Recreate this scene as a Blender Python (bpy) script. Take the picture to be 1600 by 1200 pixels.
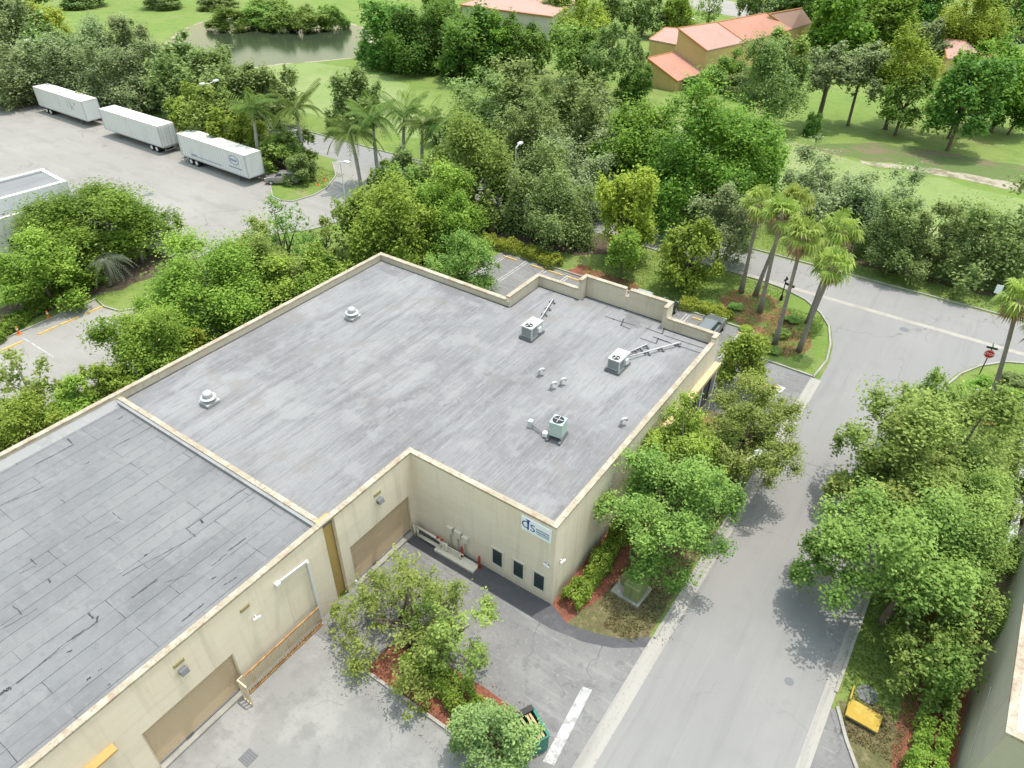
import bpy, math, random
import numpy as np
from mathutils import Vector, Matrix
R = math.radians
scene = bpy.context.scene
for o in list(bpy.data.objects): bpy.data.objects.remove(o)

# ------------------------------------------------------------------ camera
PITCH, ROLL, YAW, FPX, CH = R(36.7696), R(-0.467), R(-34.638), 1110.58, 36.0
fw = np.array([math.sin(YAW)*math.cos(PITCH), math.cos(YAW)*math.cos(PITCH), -math.sin(PITCH)])
rt0 = np.array([math.cos(YAW), -math.sin(YAW), 0.0]); dn0 = np.cross(fw, rt0)
rt = math.cos(ROLL)*rt0+math.sin(ROLL)*dn0; dn = -math.sin(ROLL)*rt0+math.cos(ROLL)*dn0
CAM = np.array([0.0, 0.0, CH])
cam_d = bpy.data.cameras.new("camera"); cam = bpy.data.objects.new("camera", cam_d)
scene.collection.objects.link(cam); scene.camera = cam
cam_d.sensor_fit = 'HORIZONTAL'; cam_d.sensor_width = 36.0; cam_d.lens = 36.0*FPX/1600.0
cam_d.clip_start = 0.5; cam_d.clip_end = 3000
cam.matrix_world = Matrix(((rt[0], -dn[0], -fw[0], 0), (rt[1], -dn[1], -fw[1], 0), (rt[2], -dn[2], -fw[2], CH), (0, 0, 0, 1)))

# ------------------------------------------------------------------ world + sun
SUN_EL, SUN_AZ = R(78.0), R(21.0)          # azimuth clockwise from +Y
w = bpy.data.worlds.new("World"); scene.world = w; w.use_nodes = True
nt = w.node_tree; bg = nt.nodes['Background']
sky = nt.nodes.new('ShaderNodeTexSky'); sky.sky_type = 'NISHITA'; sky.sun_disc = False
sky.sun_elevation = SUN_EL; sky.sun_rotation = SUN_AZ; sky.dust_density = 3.0; sky.air_density = 3.0; sky.ozone_density = 1.0
nt.links.new(sky.outputs[0], bg.inputs[0]); bg.inputs[1].default_value = 0.15
sd = bpy.data.lights.new("sun", 'SUN'); so = bpy.data.objects.new("sun", sd); scene.collection.objects.link(so)
sd.energy = 2.0; sd.angle = R(0.5); sd.color = (1.0, 0.955, 0.89)
sv = Vector((math.sin(SUN_AZ)*math.cos(SUN_EL), math.cos(SUN_AZ)*math.cos(SUN_EL), math.sin(SUN_EL)))
so.rotation_euler = sv.to_track_quat('Z', 'Y').to_euler(); so.location = (0, 0, 90)
scene.view_settings.view_transform = 'Standard'; scene.view_settings.look = 'None'
scene.view_settings.exposure = 1.02; scene.view_settings.gamma = 1.0

# ------------------------------------------------------------------ survey helpers: a sight line met with a real plane
def ray(px, py): return rt*((px-800)/FPX)+dn*((py-600)/FPX)+fw
def PZ(px, py, z=0.0): d = ray(px, py); return CAM+d*((z-CH)/d[2])
def PX(px, py, c): d = ray(px, py); return CAM+d*(c/d[0])
def PY(px, py, c): d = ray(px, py); return CAM+d*(c/d[1])
def hz(P, px, py):                        # height on the vertical through P
    d = ray(px, py); t = (P[0]*d[0]+P[1]*d[1])/(d[0]**2+d[1]**2); return CH+t*d[2]
def rough(poly, step=1.6, amp=.35, seed=1):    # a ragged natural edge instead of a ruled one
    rg = random.Random(seed); out = []
    for i, a in enumerate(poly):
        b = poly[(i+1) % len(poly)]; n = max(1, int(math.hypot(b[0]-a[0], b[1]-a[1])/step))
        for k in range(n): out.append((a[0]+(b[0]-a[0])*k/n+rg.uniform(-amp, amp), a[1]+(b[1]-a[1])*k/n+rg.uniform(-amp, amp)))
    return out
def G2(*pts): return [tuple(PZ(*p)[:2]) for p in pts]

# ------------------------------------------------------------------ materials
def newmat(name):
    m = bpy.data.materials.new(name); m.use_nodes = True
    return m, m.node_tree, m.node_tree.nodes['Principled BSDF']
def lk(nt, a, b): nt.links.new(a, b)
def posvec(nt, stretch=(1, 1, 1), rz=0.0):
    g = nt.nodes.new('ShaderNodeNewGeometry'); mp = nt.nodes.new('ShaderNodeMapping')
    mp.inputs['Scale'].default_value = stretch; mp.inputs['Rotation'].default_value = (0, 0, rz)
    lk(nt, g.outputs['Position'], mp.inputs['Vector']); return mp.outputs[0]
def noise(nt, vec, scale, detail=4, rough=0.55, dist=0.0):
    n = nt.nodes.new('ShaderNodeTexNoise'); lk(nt, vec, n.inputs['Vector'])
    n.inputs['Scale'].default_value = scale; n.inputs['Detail'].default_value = detail
    n.inputs['Roughness'].default_value = rough; n.inputs['Distortion'].default_value = dist; return n.outputs[0]
def ramp(nt, v, lo, hi, a=0.0, b=1.0):
    r_ = nt.nodes.new('ShaderNodeMapRange'); r_.interpolation_type = 'SMOOTHSTEP'; lk(nt, v, r_.inputs[0])
    r_.inputs[1].default_value = lo; r_.inputs[2].default_value = hi; r_.inputs[3].default_value = a; r_.inputs[4].default_value = b
    return r_.outputs[0]
def mixc(nt, f, a, b, mode='MIX'):
    m = nt.nodes.new('ShaderNodeMix'); m.data_type = 'RGBA'; m.blend_type = mode
    for s, v in ((m.inputs[0], f), (m.inputs[6], a), (m.inputs[7], b)):
        if hasattr(v, 'links') or hasattr(v, 'is_linked'): lk(nt, v, s)
        elif isinstance(v, (int, float)): s.default_value = v
        else: s.default_value = (*v, 1.0)
    return m.outputs[2]
def surf(name, base, layers=(), rough=0.85, bump=0.0, bscale=20, metal=0.0, rz=0.0, post=None, spec=0.3):
    """base colour with noise layers: (scale, stretch, colour, amount, lo, hi)"""
    m, nt, p = newmat(name); col = base
    for i, (sc, st, c, amt, lo, hi) in enumerate(layers):
        f = ramp(nt, noise(nt, posvec(nt, st, rz), sc, 5, 0.6), lo, hi, 0, amt); col = mixc(nt, f, col, c)
    if post: col = post(nt, col)
    if isinstance(col, tuple): p.inputs['Base Color'].default_value = (*col, 1)
    else: lk(nt, col, p.inputs['Base Color'])
    p.inputs['Roughness'].default_value = rough; p.inputs['Metallic'].default_value = metal
    p.inputs['Specular IOR Level'].default_value = spec
    if bump:
        b = nt.nodes.new('ShaderNodeBump'); b.inputs['Strength'].default_value = bump; b.inputs['Distance'].default_value = 0.05
        lk(nt, noise(nt, posvec(nt), bscale, 4), b.inputs['Height']); lk(nt, b.outputs[0], p.inputs['Normal'])
    return m
def cracks(scale, amt):
    def post(nt, col):
        v = nt.nodes.new('ShaderNodeVectorMath'); v.operation = 'ADD'; n3 = nt.nodes.new('ShaderNodeTexNoise'); n3.inputs['Scale'].default_value = .9; n3.inputs['Detail'].default_value = 6; lk(nt, posvec(nt), n3.inputs['Vector'])
        s_ = nt.nodes.new('ShaderNodeVectorMath'); s_.operation = 'SCALE'; s_.inputs[3].default_value = 1.6; lk(nt, n3.outputs['Color'], s_.inputs[0]); lk(nt, posvec(nt), v.inputs[0]); lk(nt, s_.outputs[0], v.inputs[1])
        vo = nt.nodes.new('ShaderNodeTexVoronoi'); vo.feature = 'DISTANCE_TO_EDGE'; vo.inputs['Scale'].default_value = scale; lk(nt, v.outputs[0], vo.inputs['Vector'])
        line = ramp(nt, vo.outputs['Distance'], .0, .016*scale*4, 1, 0); msk = ramp(nt, noise(nt, posvec(nt), .11, 3), .46, .6)
        m_ = nt.nodes.new('ShaderNodeMath'); m_.operation = 'MULTIPLY'; lk(nt, line, m_.inputs[0]); lk(nt, msk, m_.inputs[1])
        m2 = nt.nodes.new('ShaderNodeMath'); m2.operation = 'MULTIPLY'; lk(nt, m_.outputs[0], m2.inputs[0]); m2.inputs[1].default_value = amt
        return mixc(nt, m2.outputs[0], col, (0.07, 0.07, 0.07))
    return post
def courses(nt, col):
    g = nt.nodes.new('ShaderNodeNewGeometry'); sp = nt.nodes.new('ShaderNodeSeparateXYZ'); lk(nt, g.outputs['Position'], sp.inputs[0]); a = nt.nodes.new('ShaderNodeMath'); lk(nt, sp.outputs[0], a.inputs[0]); lk(nt, sp.outputs[1], a.inputs[1])
    cb = nt.nodes.new('ShaderNodeCombineXYZ'); lk(nt, a.outputs[0], cb.inputs[0]); lk(nt, sp.outputs[2], cb.inputs[1])
    b = nt.nodes.new('ShaderNodeTexBrick'); lk(nt, cb.outputs[0], b.inputs['Vector']); b.inputs['Scale'].default_value = 1; b.inputs['Brick Width'].default_value = 6.1; b.inputs['Row Height'].default_value = .61; b.offset = 0
    b.inputs['Mortar Size'].default_value = .02; b.inputs['Mortar Smooth'].default_value = .3; b.inputs['Color1'].default_value = (1, 1, 1, 1); b.inputs['Color2'].default_value = (.97, .97, .965, 1); b.inputs['Mortar'].default_value = (.78, .76, .72, 1)
    c = mixc(nt, .3, col, b.outputs['Color'], 'MULTIPLY')
    st = ramp(nt, noise(nt, posvec(nt, (1.6, 1.6, .06)), 1.0, 4), 0.55, .72, 0, .20); c = mixc(nt, st, c, (0.36, 0.32, 0.25))
    return mixc(nt, ramp(nt, sp.outputs[2], .75, .0, 0, .45), c, (0.40, 0.34, 0.27))
S1 = (1, 1, 1)
M = {}
M['grass'] = surf('grass', (0.120, 0.190, 0.032), [(0.05, S1, (0.170, 0.215, 0.058), .8, .42, .62), (0.35, S1, (0.090, 0.155, 0.028), .7, .45, .65), (0.9, (1, 2, 1), (0.19, 0.215, 0.075), .5, .52, .66),
    (1.6, S1, (0.175, 0.205, 0.065), .55, .48, .7), (5, S1, (0.075, 0.125, 0.024), .6, .5, .68), (14, S1, (0.17, 0.20, 0.06), .5, .52, .7), (0.09, (1, 1.3, 1), (0.20, 0.195, 0.095), .7, .60, .72), (0.6, S1, (0.16, 0.125, 0.075), .5, .62, .72)], .95, .8, 12)
M['fairway'] = surf('fairway_grass', (0.181, 0.242, 0.085), [(0.05, S1, (0.224, 0.254, 0.121), .7, .42, .65), (0.22, S1, (0.139, 0.224, 0.055), .6, .45, .7),
    (1.2, S1, (0.230, 0.254, 0.133), .4, .5, .72), (6, S1, (0.133, 0.194, 0.066), .4, .5, .72)], .95, .5, 8)
M['fairway'] = surf('fairway_grass', (0.165, 0.225, 0.070), [(0.05, S1, (0.215, 0.245, 0.110), .8, .42, .62), (0.22, S1, (0.125, 0.195, 0.045), .7, .45, .66), (0.5, (.25, 2.2, 1), (0.19, 0.24, 0.085), .4, .48, .64), (1.2, S1, (0.23, 0.24, 0.13), .5, .52, .7), (4, S1, (0.11, 0.165, 0.045), .5, .5, .68), (10, S1, (0.22, 0.25, 0.11), .45, .52, .7), (0.15, S1, (0.23, 0.21, 0.12), .6, .62, .72)], .95, .6, 8)
M['dry_grass'] = surf('dry_grass', (0.13, 0.115, 0.055), [(0.5, S1, (0.085, 0.095, 0.035), .8, .45, .6), (2.2, S1, (0.20, 0.17, 0.09), .7, .5, .66),
    (7, S1, (0.07, 0.055, 0.03), .7, .48, .66), (0.8, S1, (0.10, 0.06, 0.04), .6, .55, .68)], .95, .8, 12)
M['dirt'] = surf('leaf_litter', (0.085, 0.062, 0.045), [(0.4, S1, (0.06, 0.075, 0.03), .7, .48, .62), (2.5, S1, (0.14, 0.095, 0.07), .7, .5, .68), (8, S1, (0.04, 0.03, 0.022), .7, .5, .7)], .95, .8, 10)
M['mulch'] = surf('red_mulch', (0.21, 0.075, 0.045), [(1.2, S1, (0.12, 0.05, 0.035), .7, .45, .65), (9, S1, (0.32, 0.14, 0.09), .7, .5, .7), (14, S1, (0.07, 0.035, 0.03), .6, .52, .7)], .95, .9, 18)
M['mulch_turf'] = surf('mulch_and_turf', (0.20, 0.085, 0.05), [(0.45, S1, (0.105, 0.165, 0.032), .95, .50, .57), (1.3, S1, (0.12, 0.075, 0.045), .7, .5, .64), (6, S1, (0.30, 0.15, 0.10), .6, .5, .68), (10, S1, (0.075, 0.10, 0.03), .6, .55, .68)], .95, .9, 14)
M['worn_turf'] = surf('worn_turf', (0.085, 0.13, 0.035), [(0.3, (.5, 1, 1), (0.15, 0.115, 0.075), .9, .47, .6), (1.2, S1, (0.07, 0.12, 0.03), .7, .5, .66), (5, S1, (0.19, 0.15, 0.10), .5, .52, .7)], .95, .6, 10)
M['sand'] = surf('sand_path', (0.295, 0.262, 0.205), [(0.35, S1, (0.131, 0.123, 0.066), .85, .46, .6), (1.5, S1, (0.377, 0.344, 0.287), .5, .5, .7), (5, S1, (0.164, 0.139, 0.098), .5, .52, .7)], .95, .5, 6)
M['road'] = surf('aged_road_asphalt', (0.207, 0.205, 0.202), [(0.10, (1, .35, 1), (0.234, 0.230, 0.222), .8, .42, .62), (0.5, (3, .16, 1), (0.183, 0.181, 0.180), .55, .5, .68),
    (1.1, (4, .12, 1), (0.242, 0.240, 0.234), .35, .55, .7), (0.45, S1, (0.179, 0.177, 0.174), .35, .52, .7), (25, S1, (0.133, 0.133, 0.133), .35, .5, .75), (40, S1, (0.286, 0.286, 0.276), .35, .52, .75)], .92, .25, 60, post=cracks(.16, .55))
M['lot'] = surf('sunbleached_lot_asphalt', (0.232, 0.223, 0.208), [(0.05, S1, (0.268, 0.259, 0.238), .8, .42, .62), (0.16, (1, 2.5, 1), (0.195, 0.186, 0.173), .6, .5, .66), (0.6, (.3, 2, 1), (0.286, 0.276, 0.259), .35, .52, .7),
    (12, S1, (0.156, 0.151, 0.143), .35, .52, .75), (0.35, (1, 1, 1), (0.147, 0.143, 0.138), .5, .62, .74)], .92, .2, 30, post=cracks(.16, .5))
M['drive'] = surf('patchy_driveway_asphalt', (0.160, 0.158, 0.158), [(0.35, S1, (0.204, 0.202, 0.196), .8, .44, .62), (1.4, (1, 1, 1), (0.112, 0.112, 0.114), .6, .5, .66), (0.9, (.3, 3.5, 1), (0.242, 0.241, 0.233), .5, .55, .66),
    (5, S1, (0.262, 0.257, 0.252), .5, .56, .68), (20, S1, (0.087, 0.087, 0.087), .4, .5, .75)], .9, .3, 40, post=cracks(.3, .6))
M['seal'] = surf('dark_sealed_asphalt', (0.075, 0.075, 0.082), [(0.8, S1, (0.11, 0.11, 0.115), .6, .48, .66), (5, S1, (0.055, 0.055, 0.06), .6, .5, .7), (14, S1, (0.14, 0.14, 0.145), .3, .55, .7)], .85, .3, 30)
M['slab'] = surf('pale_worn_slab', (0.207, 0.206, 0.200), [(0.22, S1, (0.265, 0.263, 0.252), .85, .44, .6), (0.7, S1, (0.159, 0.157, 0.154), .6, .5, .66), (3, (1, 2, 1), (0.137, 0.137, 0.137), .4, .55, .7), (22, S1, (0.124, 0.124, 0.124), .35, .5, .75)], .92, .25, 30, post=cracks(.16, .55))
M['concrete'] = surf('curb_concrete', (0.310, 0.297, 0.267), [(0.7, S1, (0.224, 0.215, 0.189), .7, .45, .66), (6, S1, (0.172, 0.163, 0.146), .5, .52, .7)], .9, .3, 30)
M['gutter'] = surf('gutter_concrete', (0.304, 0.294, 0.269), [(0.5, (3, .2, 1), (0.221, 0.216, 0.202), .7, .45, .64), (5, S1, (0.156, 0.152, 0.138), .45, .54, .7)], .9, .3, 30)
M['paint_white'] = surf('worn_white_paint', (0.405, 0.405, 0.396), [(2, S1, (0.229, 0.229, 0.224), .8, .46, .62), (9, S1, (0.167, 0.167, 0.167), .7, .52, .66)], .85)
M['paint_faint'] = surf('faded_white_paint', (0.40, 0.40, 0.39), [(1.5, S1, (0.2, 0.2, 0.2), .8, .42, .62), (9, S1, (0.2, 0.2, 0.2), .7, .5, .66)], .85)
M['paint_yellow'] = surf('yellow_paint', (0.60, 0.40, 0.13), [(3, S1, (0.40, 0.28, 0.12), .6, .5, .66)], .7)
M['roof'] = surf('grey_coated_roof', (0.152, 0.152, 0.158), [(0.055, S1, (0.205, 0.206, 0.211), 1.0, .43, .58), (0.17, (1, .7, 1), (0.235, 0.236, 0.240), .85, .52, .62), (0.9, (2.0, .13, 1), (0.108, 0.108, 0.114), .60, .48, .66), (2.4, (2.4, .14, 1), (0.235, 0.236, 0.245), .60, .50, .66), (5, (2.2, .14, 1), (0.104, 0.104, 0.110), .5, .50, .66),
    (0.55, (1, .8, 1), (0.228, 0.229, 0.233), .60, .54, .64), (0.13, S1, (0.128, 0.126, 0.126), .45, .55, .66), (1.9, S1, (0.20, 0.20, 0.205), .45, .54, .66), (8, (1.6, .3, 1), (0.245, 0.246, 0.252), .45, .54, .68), (0.35, S1, (0.172, 0.160, 0.150), .5, .58, .68), (22, S1, (0.127, 0.128, 0.133), .45, .5, .7)], .8, .2, 20)
def seams(nt, col):
    v = posvec(nt, (1, 1, 1), math.pi/2)
    d = nt.nodes.new('ShaderNodeVectorMath'); d.operation = 'ADD'
    n3 = nt.nodes.new('ShaderNodeTexNoise'); n3.inputs['Scale'].default_value = 1.3; lk(nt, posvec(nt), n3.inputs['Vector'])
    s_ = nt.nodes.new('ShaderNodeVectorMath'); s_.operation = 'SCALE'; s_.inputs[3].default_value = 0.07; lk(nt, n3.outputs['Color'], s_.inputs[0])
    lk(nt, v, d.inputs[0]); lk(nt, s_.outputs[0], d.inputs[1])
    b = nt.nodes.new('ShaderNodeTexBrick'); lk(nt, d.outputs[0], b.inputs['Vector']); b.offset = 0.37; b.offset_frequency = 3
    b.inputs['Scale'].default_value = 1.0; b.inputs['Brick Width'].default_value = 6.4; b.inputs['Row Height'].default_value = 0.90
    b.inputs['Mortar Size'].default_value = 0.017; b.inputs['Mortar Smooth'].default_value = 0.1
    b.inputs['Color1'].default_value = (1, 1, 1, 1); b.inputs['Color2'].default_value = (.88, .89, .9, 1); b.inputs['Mortar'].default_value = (0.22, .22, .24, 1)
    f = ramp(nt, noise(nt, posvec(nt, (1.6, .35, 1)), 0.7, 3), .38, .62, .38, 1.0)
    return mixc(nt, f, col, b.outputs['Color'], 'MULTIPLY')
M['roof_seam'] = surf('grey_seamed_cap_sheet', (0.158, 0.161, 0.166), [(0.10, S1, (0.190, 0.193, 0.197), .85, .42, .62), (0.35, (1, .4, 1), (0.128, 0.131, 0.135), .6, .5, .66), (0.9, (.5, 2, 1), (0.205, 0.207, 0.208), .5, .54, .68), (2.2, S1, (0.130, 0.132, 0.137), .45, .52, .66), (5, (1, .5, 1), (0.20, 0.202, 0.206), .4, .52, .68), (18, S1, (0.120, 0.122, 0.127), .5, .5, .7)], .88, .25, 30, post=seams)
M['tar'] = surf('black_tar', (0.05, 0.05, 0.056), [(4, S1, (0.11, 0.11, 0.12), .6, .5, .7)], .6)  # tar on cracks and seams, also the painted shade line at the parapet feet
M['stain'] = surf('roof_water_stain', (0.14, 0.14, 0.145), [(0.6, S1, (0.19, 0.19, 0.195), .8, .42, .6), (4, S1, (0.10, 0.095, 0.09), .5, .52, .7)], .8)
def streaky(name, base, dark, light): return surf(name, base, post=courses, layers=[(0.25, S1, light, .6, .42, .64), (1.1, (2.2, 2.2, .18), dark, .45, .52, .7), (0.5, (.3, .3, 2.2), dark, .25, .5, .66), (7, S1, dark, .2, .52, .7)], rough=.9, bump=.15, bscale=40)
M['stucco'] = streaky('cream_stucco', (0.665, 0.585, 0.475), (0.54, 0.47, 0.375), (0.70, 0.63, 0.525))
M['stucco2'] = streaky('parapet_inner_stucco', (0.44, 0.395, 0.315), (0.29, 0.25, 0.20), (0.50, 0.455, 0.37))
M['coping'] = surf('painted_coping', (0.310, 0.275, 0.211), [(0.9, S1, (0.404, 0.378, 0.310), .7, .45, .6), (2.5, S1, (0.258, 0.176, 0.125), .7, .52, .64), (9, S1, (0.189, 0.138, 0.099), .6, .54, .66)], .9)
M['ochre'] = surf('ochre_recess_wall', (0.46, 0.325, 0.125), [(0.9, (1, 1, .3), (0.34, 0.25, 0.10), .7, .46, .66), (5, S1, (0.25, 0.18, 0.08), .4, .54, .7)], .9)
M['door'] = surf('tan_roller_door', (0.480, 0.378, 0.258), [(0.4, S1, (0.432, 0.330, 0.216), .6, .44, .64), (2, (1, 1, .2), (0.516, 0.420, 0.300), .4, .5, .7)], .6, spec=.4)
M['glass'] = surf('dark_window_glass', (0.025, 0.04, 0.045), [], .18, spec=.5)
M['trim'] = surf('pale_trim', (0.56, 0.53, 0.44), [(2, S1, (0.48, 0.45, 0.37), .5, .5, .68)], .8)
M['white_metal'] = surf('white_metal', (0.594, 0.599, 0.603), [(0.8, (1, 1, .3), (0.468, 0.477, 0.486), .5, .5, .68)], .5, spec=.4)
M['white_roof'] = surf('white_roof_coating', (0.80, 0.80, 0.80), [(0.4, S1, (0.70, 0.70, 0.71), .6, .48, .66)], .7)
M['galv'] = surf('galvanised_steel', (0.42, 0.43, 0.44), [(2, S1, (0.32, 0.33, 0.34), .6, .5, .66)], .55, metal=.25)
M['galv_dark'] = surf('dark_louver_metal', (0.13, 0.135, 0.145), [], .6)
M['ac_grey'] = surf('ac_casing', (0.40, 0.435, 0.44), [(2, S1, (0.33, 0.36, 0.37), .5, .5, .7)], .55)
M['ac_top'] = surf('weathered_ac_top', (0.46, 0.455, 0.455), [(2, S1, (0.36, 0.355, 0.35), .7, .46, .64), (9, S1, (0.26, 0.25, 0.24), .5, .55, .7)], .6)
M['black'] = surf('black_metal', (0.018, 0.018, 0.02), [], .5)
M['rubber'] = surf('tyre_rubber', (0.022, 0.022, 0.022), [], .85)
M['rust'] = surf('rusted_steel', (0.42, 0.24, 0.09), [(3, S1, (0.25, 0.11, 0.04), .8, .42, .62), (9, S1, (0.52, 0.36, 0.17), .6, .52, .68)], .9)
M['gate_tan'] = surf('tan_painted_steel', (0.50, 0.43, 0.31), [(2, (1, 1, .3), (0.40, 0.26, 0.13), .6, .54, .68)], .8)
M['red'] = surf('red_paint', (0.30, 0.045, 0.03), [(4, S1, (0.20, 0.05, 0.035), .6, .5, .7)], .6)
M['sign_red'] = surf('sign_red', (0.55, 0.03, 0.025), [], .45)
M['sign_white'] = surf('sign_white', (0.72, 0.77, 0.80), [], .5)
M['sign_blue'] = surf('sign_blue', (0.025, 0.045, 0.28), [], .5)
M['sign_slate'] = surf('sign_slate_blue', (0.11, 0.17, 0.31), [], .5)
M['sign_green'] = surf('sign_dark_green', (0.02, 0.06, 0.045), [], .5)
M['util_green'] = surf('utility_green', (0.175, 0.205, 0.085), [(2, S1, (0.14, 0.17, 0.075), .5, .5, .7)], .6)
M['yellow_plate'] = surf('yellow_plate', (0.36, 0.245, 0.04), [(1.8, S1, (0.46, 0.33, 0.08), .7, .48, .62), (7, S1, (0.27, 0.19, 0.05), .5, .52, .68)], .8)
M['orange'] = surf('orange_plastic', (0.62, 0.17, 0.03), [], .6)
M['bin_green'] = surf('green_dumpster_paint', (0.02, 0.15, 0.115), [(3, S1, (0.03, 0.11, 0.085), .6, .5, .7)], .55)
M['wood'] = surf('raw_lumber', (0.42, 0.29, 0.17), [(3, (1, 6, 1), (0.30, 0.19, 0.11), .6, .48, .66)], .8)
M['bark'] = surf('grey_brown_bark', (0.13, 0.105, 0.08), [(5, (1, 1, .3), (0.075, 0.058, 0.045), .7, .46, .66), (1.2, S1, (0.19, 0.17, 0.14), .5, .52, .68)], .95, .8, 25)
M['palm_bark'] = surf('palm_bark', (0.225, 0.20, 0.17), [(5, (.3, .3, 3), (0.14, 0.12, 0.10), .7, .48, .64), (0.7, S1, (0.28, 0.255, 0.22), .6, .5, .66)], .95, .5, 20)
M['royal_bark'] = surf('royal_palm_bark', (0.30, 0.29, 0.27), [(1.5, (.6, .6, 2), (0.21, 0.20, 0.185), .6, .48, .66)], .9)
M['shaft'] = surf('palm_crownshaft', (0.13, 0.20, 0.06), [(2, S1, (0.2, 0.22, 0.08), .6, .5, .66)], .6)
M['dead_frond'] = surf('dead_palm_frond', (0.27, 0.19, 0.11), [(3, S1, (0.17, 0.11, 0.065), .7, .46, .64)], .95)
M['house_wall'] = surf('yellow_house_wall', (0.52, 0.375, 0.165), [(0.5, S1, (0.46, 0.34, 0.15), .6, .45, .65)], .9)
M['house_wall2'] = surf('pale_house_wall', (0.42, 0.40, 0.36), [(0.5, S1, (0.35, 0.33, 0.30), .6, .45, .65)], .9)
def tiles(nt, col):
    wv = nt.nodes.new('ShaderNodeTexWave'); wv.bands_direction = 'Y'; wv.inputs['Scale'].default_value = 1.1; wv.inputs['Distortion'].default_value = 1.5
    lk(nt, posvec(nt), wv.inputs['Vector']); return mixc(nt, ramp(nt, wv.outputs['Fac'], 0, 1, .0, .42), col, (0.18, 0.08, 0.06))
M['tile_pink'] = surf('weathered_pink_roof_tile', (0.41, 0.265, 0.225), [(0.4, S1, (0.36, 0.225, 0.19), .6, .45, .65), (3, S1, (0.47, 0.33, 0.29), .5, .5, .7)], .9, post=tiles)
M['tile_red'] = surf('terracotta_roof_tile', (0.42, 0.215, 0.155), [(0.4, S1, (0.36, 0.18, 0.13), .6, .45, .65), (3, S1, (0.47, 0.27, 0.20), .5, .5, .7)], .9, post=tiles)
M['tile_trim'] = surf('ochre_roof_trim', (0.38, 0.17, 0.06), [], .8)
M['grey_metal'] = surf('ribbed_grey_metal_roof', (0.185, 0.188, 0.195), [(1.0, (6, .1, 1), (0.13, 0.133, 0.14), .6, .48, .62), (0.2, S1, (0.225, 0.228, 0.235), .6, .46, .66)], .85)
M['flash_grey'] = surf('dull_grey_flashing', (0.24, 0.245, 0.25), [(0.7, S1, (0.17, 0.175, 0.18), .7, .46, .64), (4, S1, (0.30, 0.30, 0.30), .5, .52, .68)], .8)
M['right_wall'] = streaky('sage_beige_stucco', (0.405, 0.385, 0.315), (0.32, 0.305, 0.25), (0.44, 0.42, 0.345))
m, nt, p = newmat('pond_water'); M['water'] = m
p.inputs['Base Color'].default_value = (0.030, 0.042, 0.024, 1); p.inputs['Roughness'].default_value = 0.12; p.inputs['Specular IOR Level'].default_value = 0.28
b = nt.nodes.new('ShaderNodeBump'); b.inputs['Strength'].default_value = 0.12; b.inputs['Distance'].default_value = 0.05
lk(nt, noise(nt, posvec(nt, (1, 2.2, 1)), 1.4, 4), b.inputs['Height']); lk(nt, b.outputs[0], p.inputs['Normal'])
def carpaint(name, c, met=.4):
    m, nt, p = newmat(name); p.inputs['Base Color'].default_value = (*c, 1); p.inputs['Metallic'].default_value = met
    p.inputs['Roughness'].default_value = .28; p.inputs['Coat Weight'].default_value = .6; return m
M['car_grey'] = carpaint('gunmetal_car_paint', (0.16, 0.17, 0.18)); M['car_dark'] = carpaint('dark_car_paint', (0.035, 0.045, 0.05))
M['car_silver'] = carpaint('silver_car_paint', (0.45, 0.46, 0.47)); M['car_white'] = carpaint('white_car_paint', (0.7, 0.7, 0.7), 0)
M['car_taupe'] = carpaint('taupe_car_paint', (0.30, 0.275, 0.27)); M['lamp_red'] = surf('tail_light_red', (0.35, 0.01, 0.01), [], .3); M['lamp_clear'] = surf('headlight_clear', (0.75, 0.75, 0.75), [], .15)
def leafmat(name, lo, hi, rough=.55, trans=.5):
    m = bpy.data.materials.new(name); m.use_nodes = True; nt = m.node_tree; p = nt.nodes['Principled BSDF']; out = nt.nodes['Material Output']
    a = nt.nodes.new('ShaderNodeAttribute'); a.attribute_name = 'tone'
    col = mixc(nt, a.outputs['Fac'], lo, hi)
    oi = nt.nodes.new('ShaderNodeObjectInfo'); hs = nt.nodes.new('ShaderNodeHueSaturation')
    lk(nt, ramp(nt, oi.outputs['Random'], 0, 1, .485, .515), hs.inputs['Hue']); lk(nt, ramp(nt, oi.outputs['Random'], 0, 1, .86, 1.12), hs.inputs['Value']); lk(nt, col, hs.inputs['Color'])
    lk(nt, hs.outputs[0], p.inputs['Base Color']); p.inputs['Roughness'].default_value = rough; p.inputs['Specular IOR Level'].default_value = .16
    t = nt.nodes.new('ShaderNodeBsdfTranslucent'); tc = mixc(nt, .35, hs.outputs[0], (0.22, 0.30, 0.03)); lk(nt, tc, t.inputs[0])
    mx = nt.nodes.new('ShaderNodeMixShader'); mx.inputs[0].default_value = trans
    lk(nt, p.outputs[0], mx.inputs[1]); lk(nt, t.outputs[0], mx.inputs[2]); lk(nt, mx.outputs[0], out.inputs[0]); return m
L = {}
L['oak'] = leafmat('oak_leaf', (0.130, 0.204, 0.068), (0.380, 0.495, 0.182))
L['dull'] = leafmat('grey_green_leaf', (0.162, 0.221, 0.108), (0.405, 0.486, 0.243))
L['mid'] = leafmat('mid_green_leaf', (0.108, 0.205, 0.042), (0.350, 0.490, 0.120))
L['ficus'] = leafmat('glossy_ficus_leaf', (0.074, 0.164, 0.023), (0.302, 0.466, 0.070), .45)
L['dark'] = leafmat('deep_green_leaf', (0.048, 0.128, 0.027), (0.206, 0.375, 0.075), .5)
L['bright'] = leafmat('bright_green_leaf', (0.130, 0.225, 0.030), (0.410, 0.535, 0.095))
L['yellow'] = leafmat('yellow_green_leaf', (0.190, 0.265, 0.032), (0.480, 0.550, 0.085))
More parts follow.
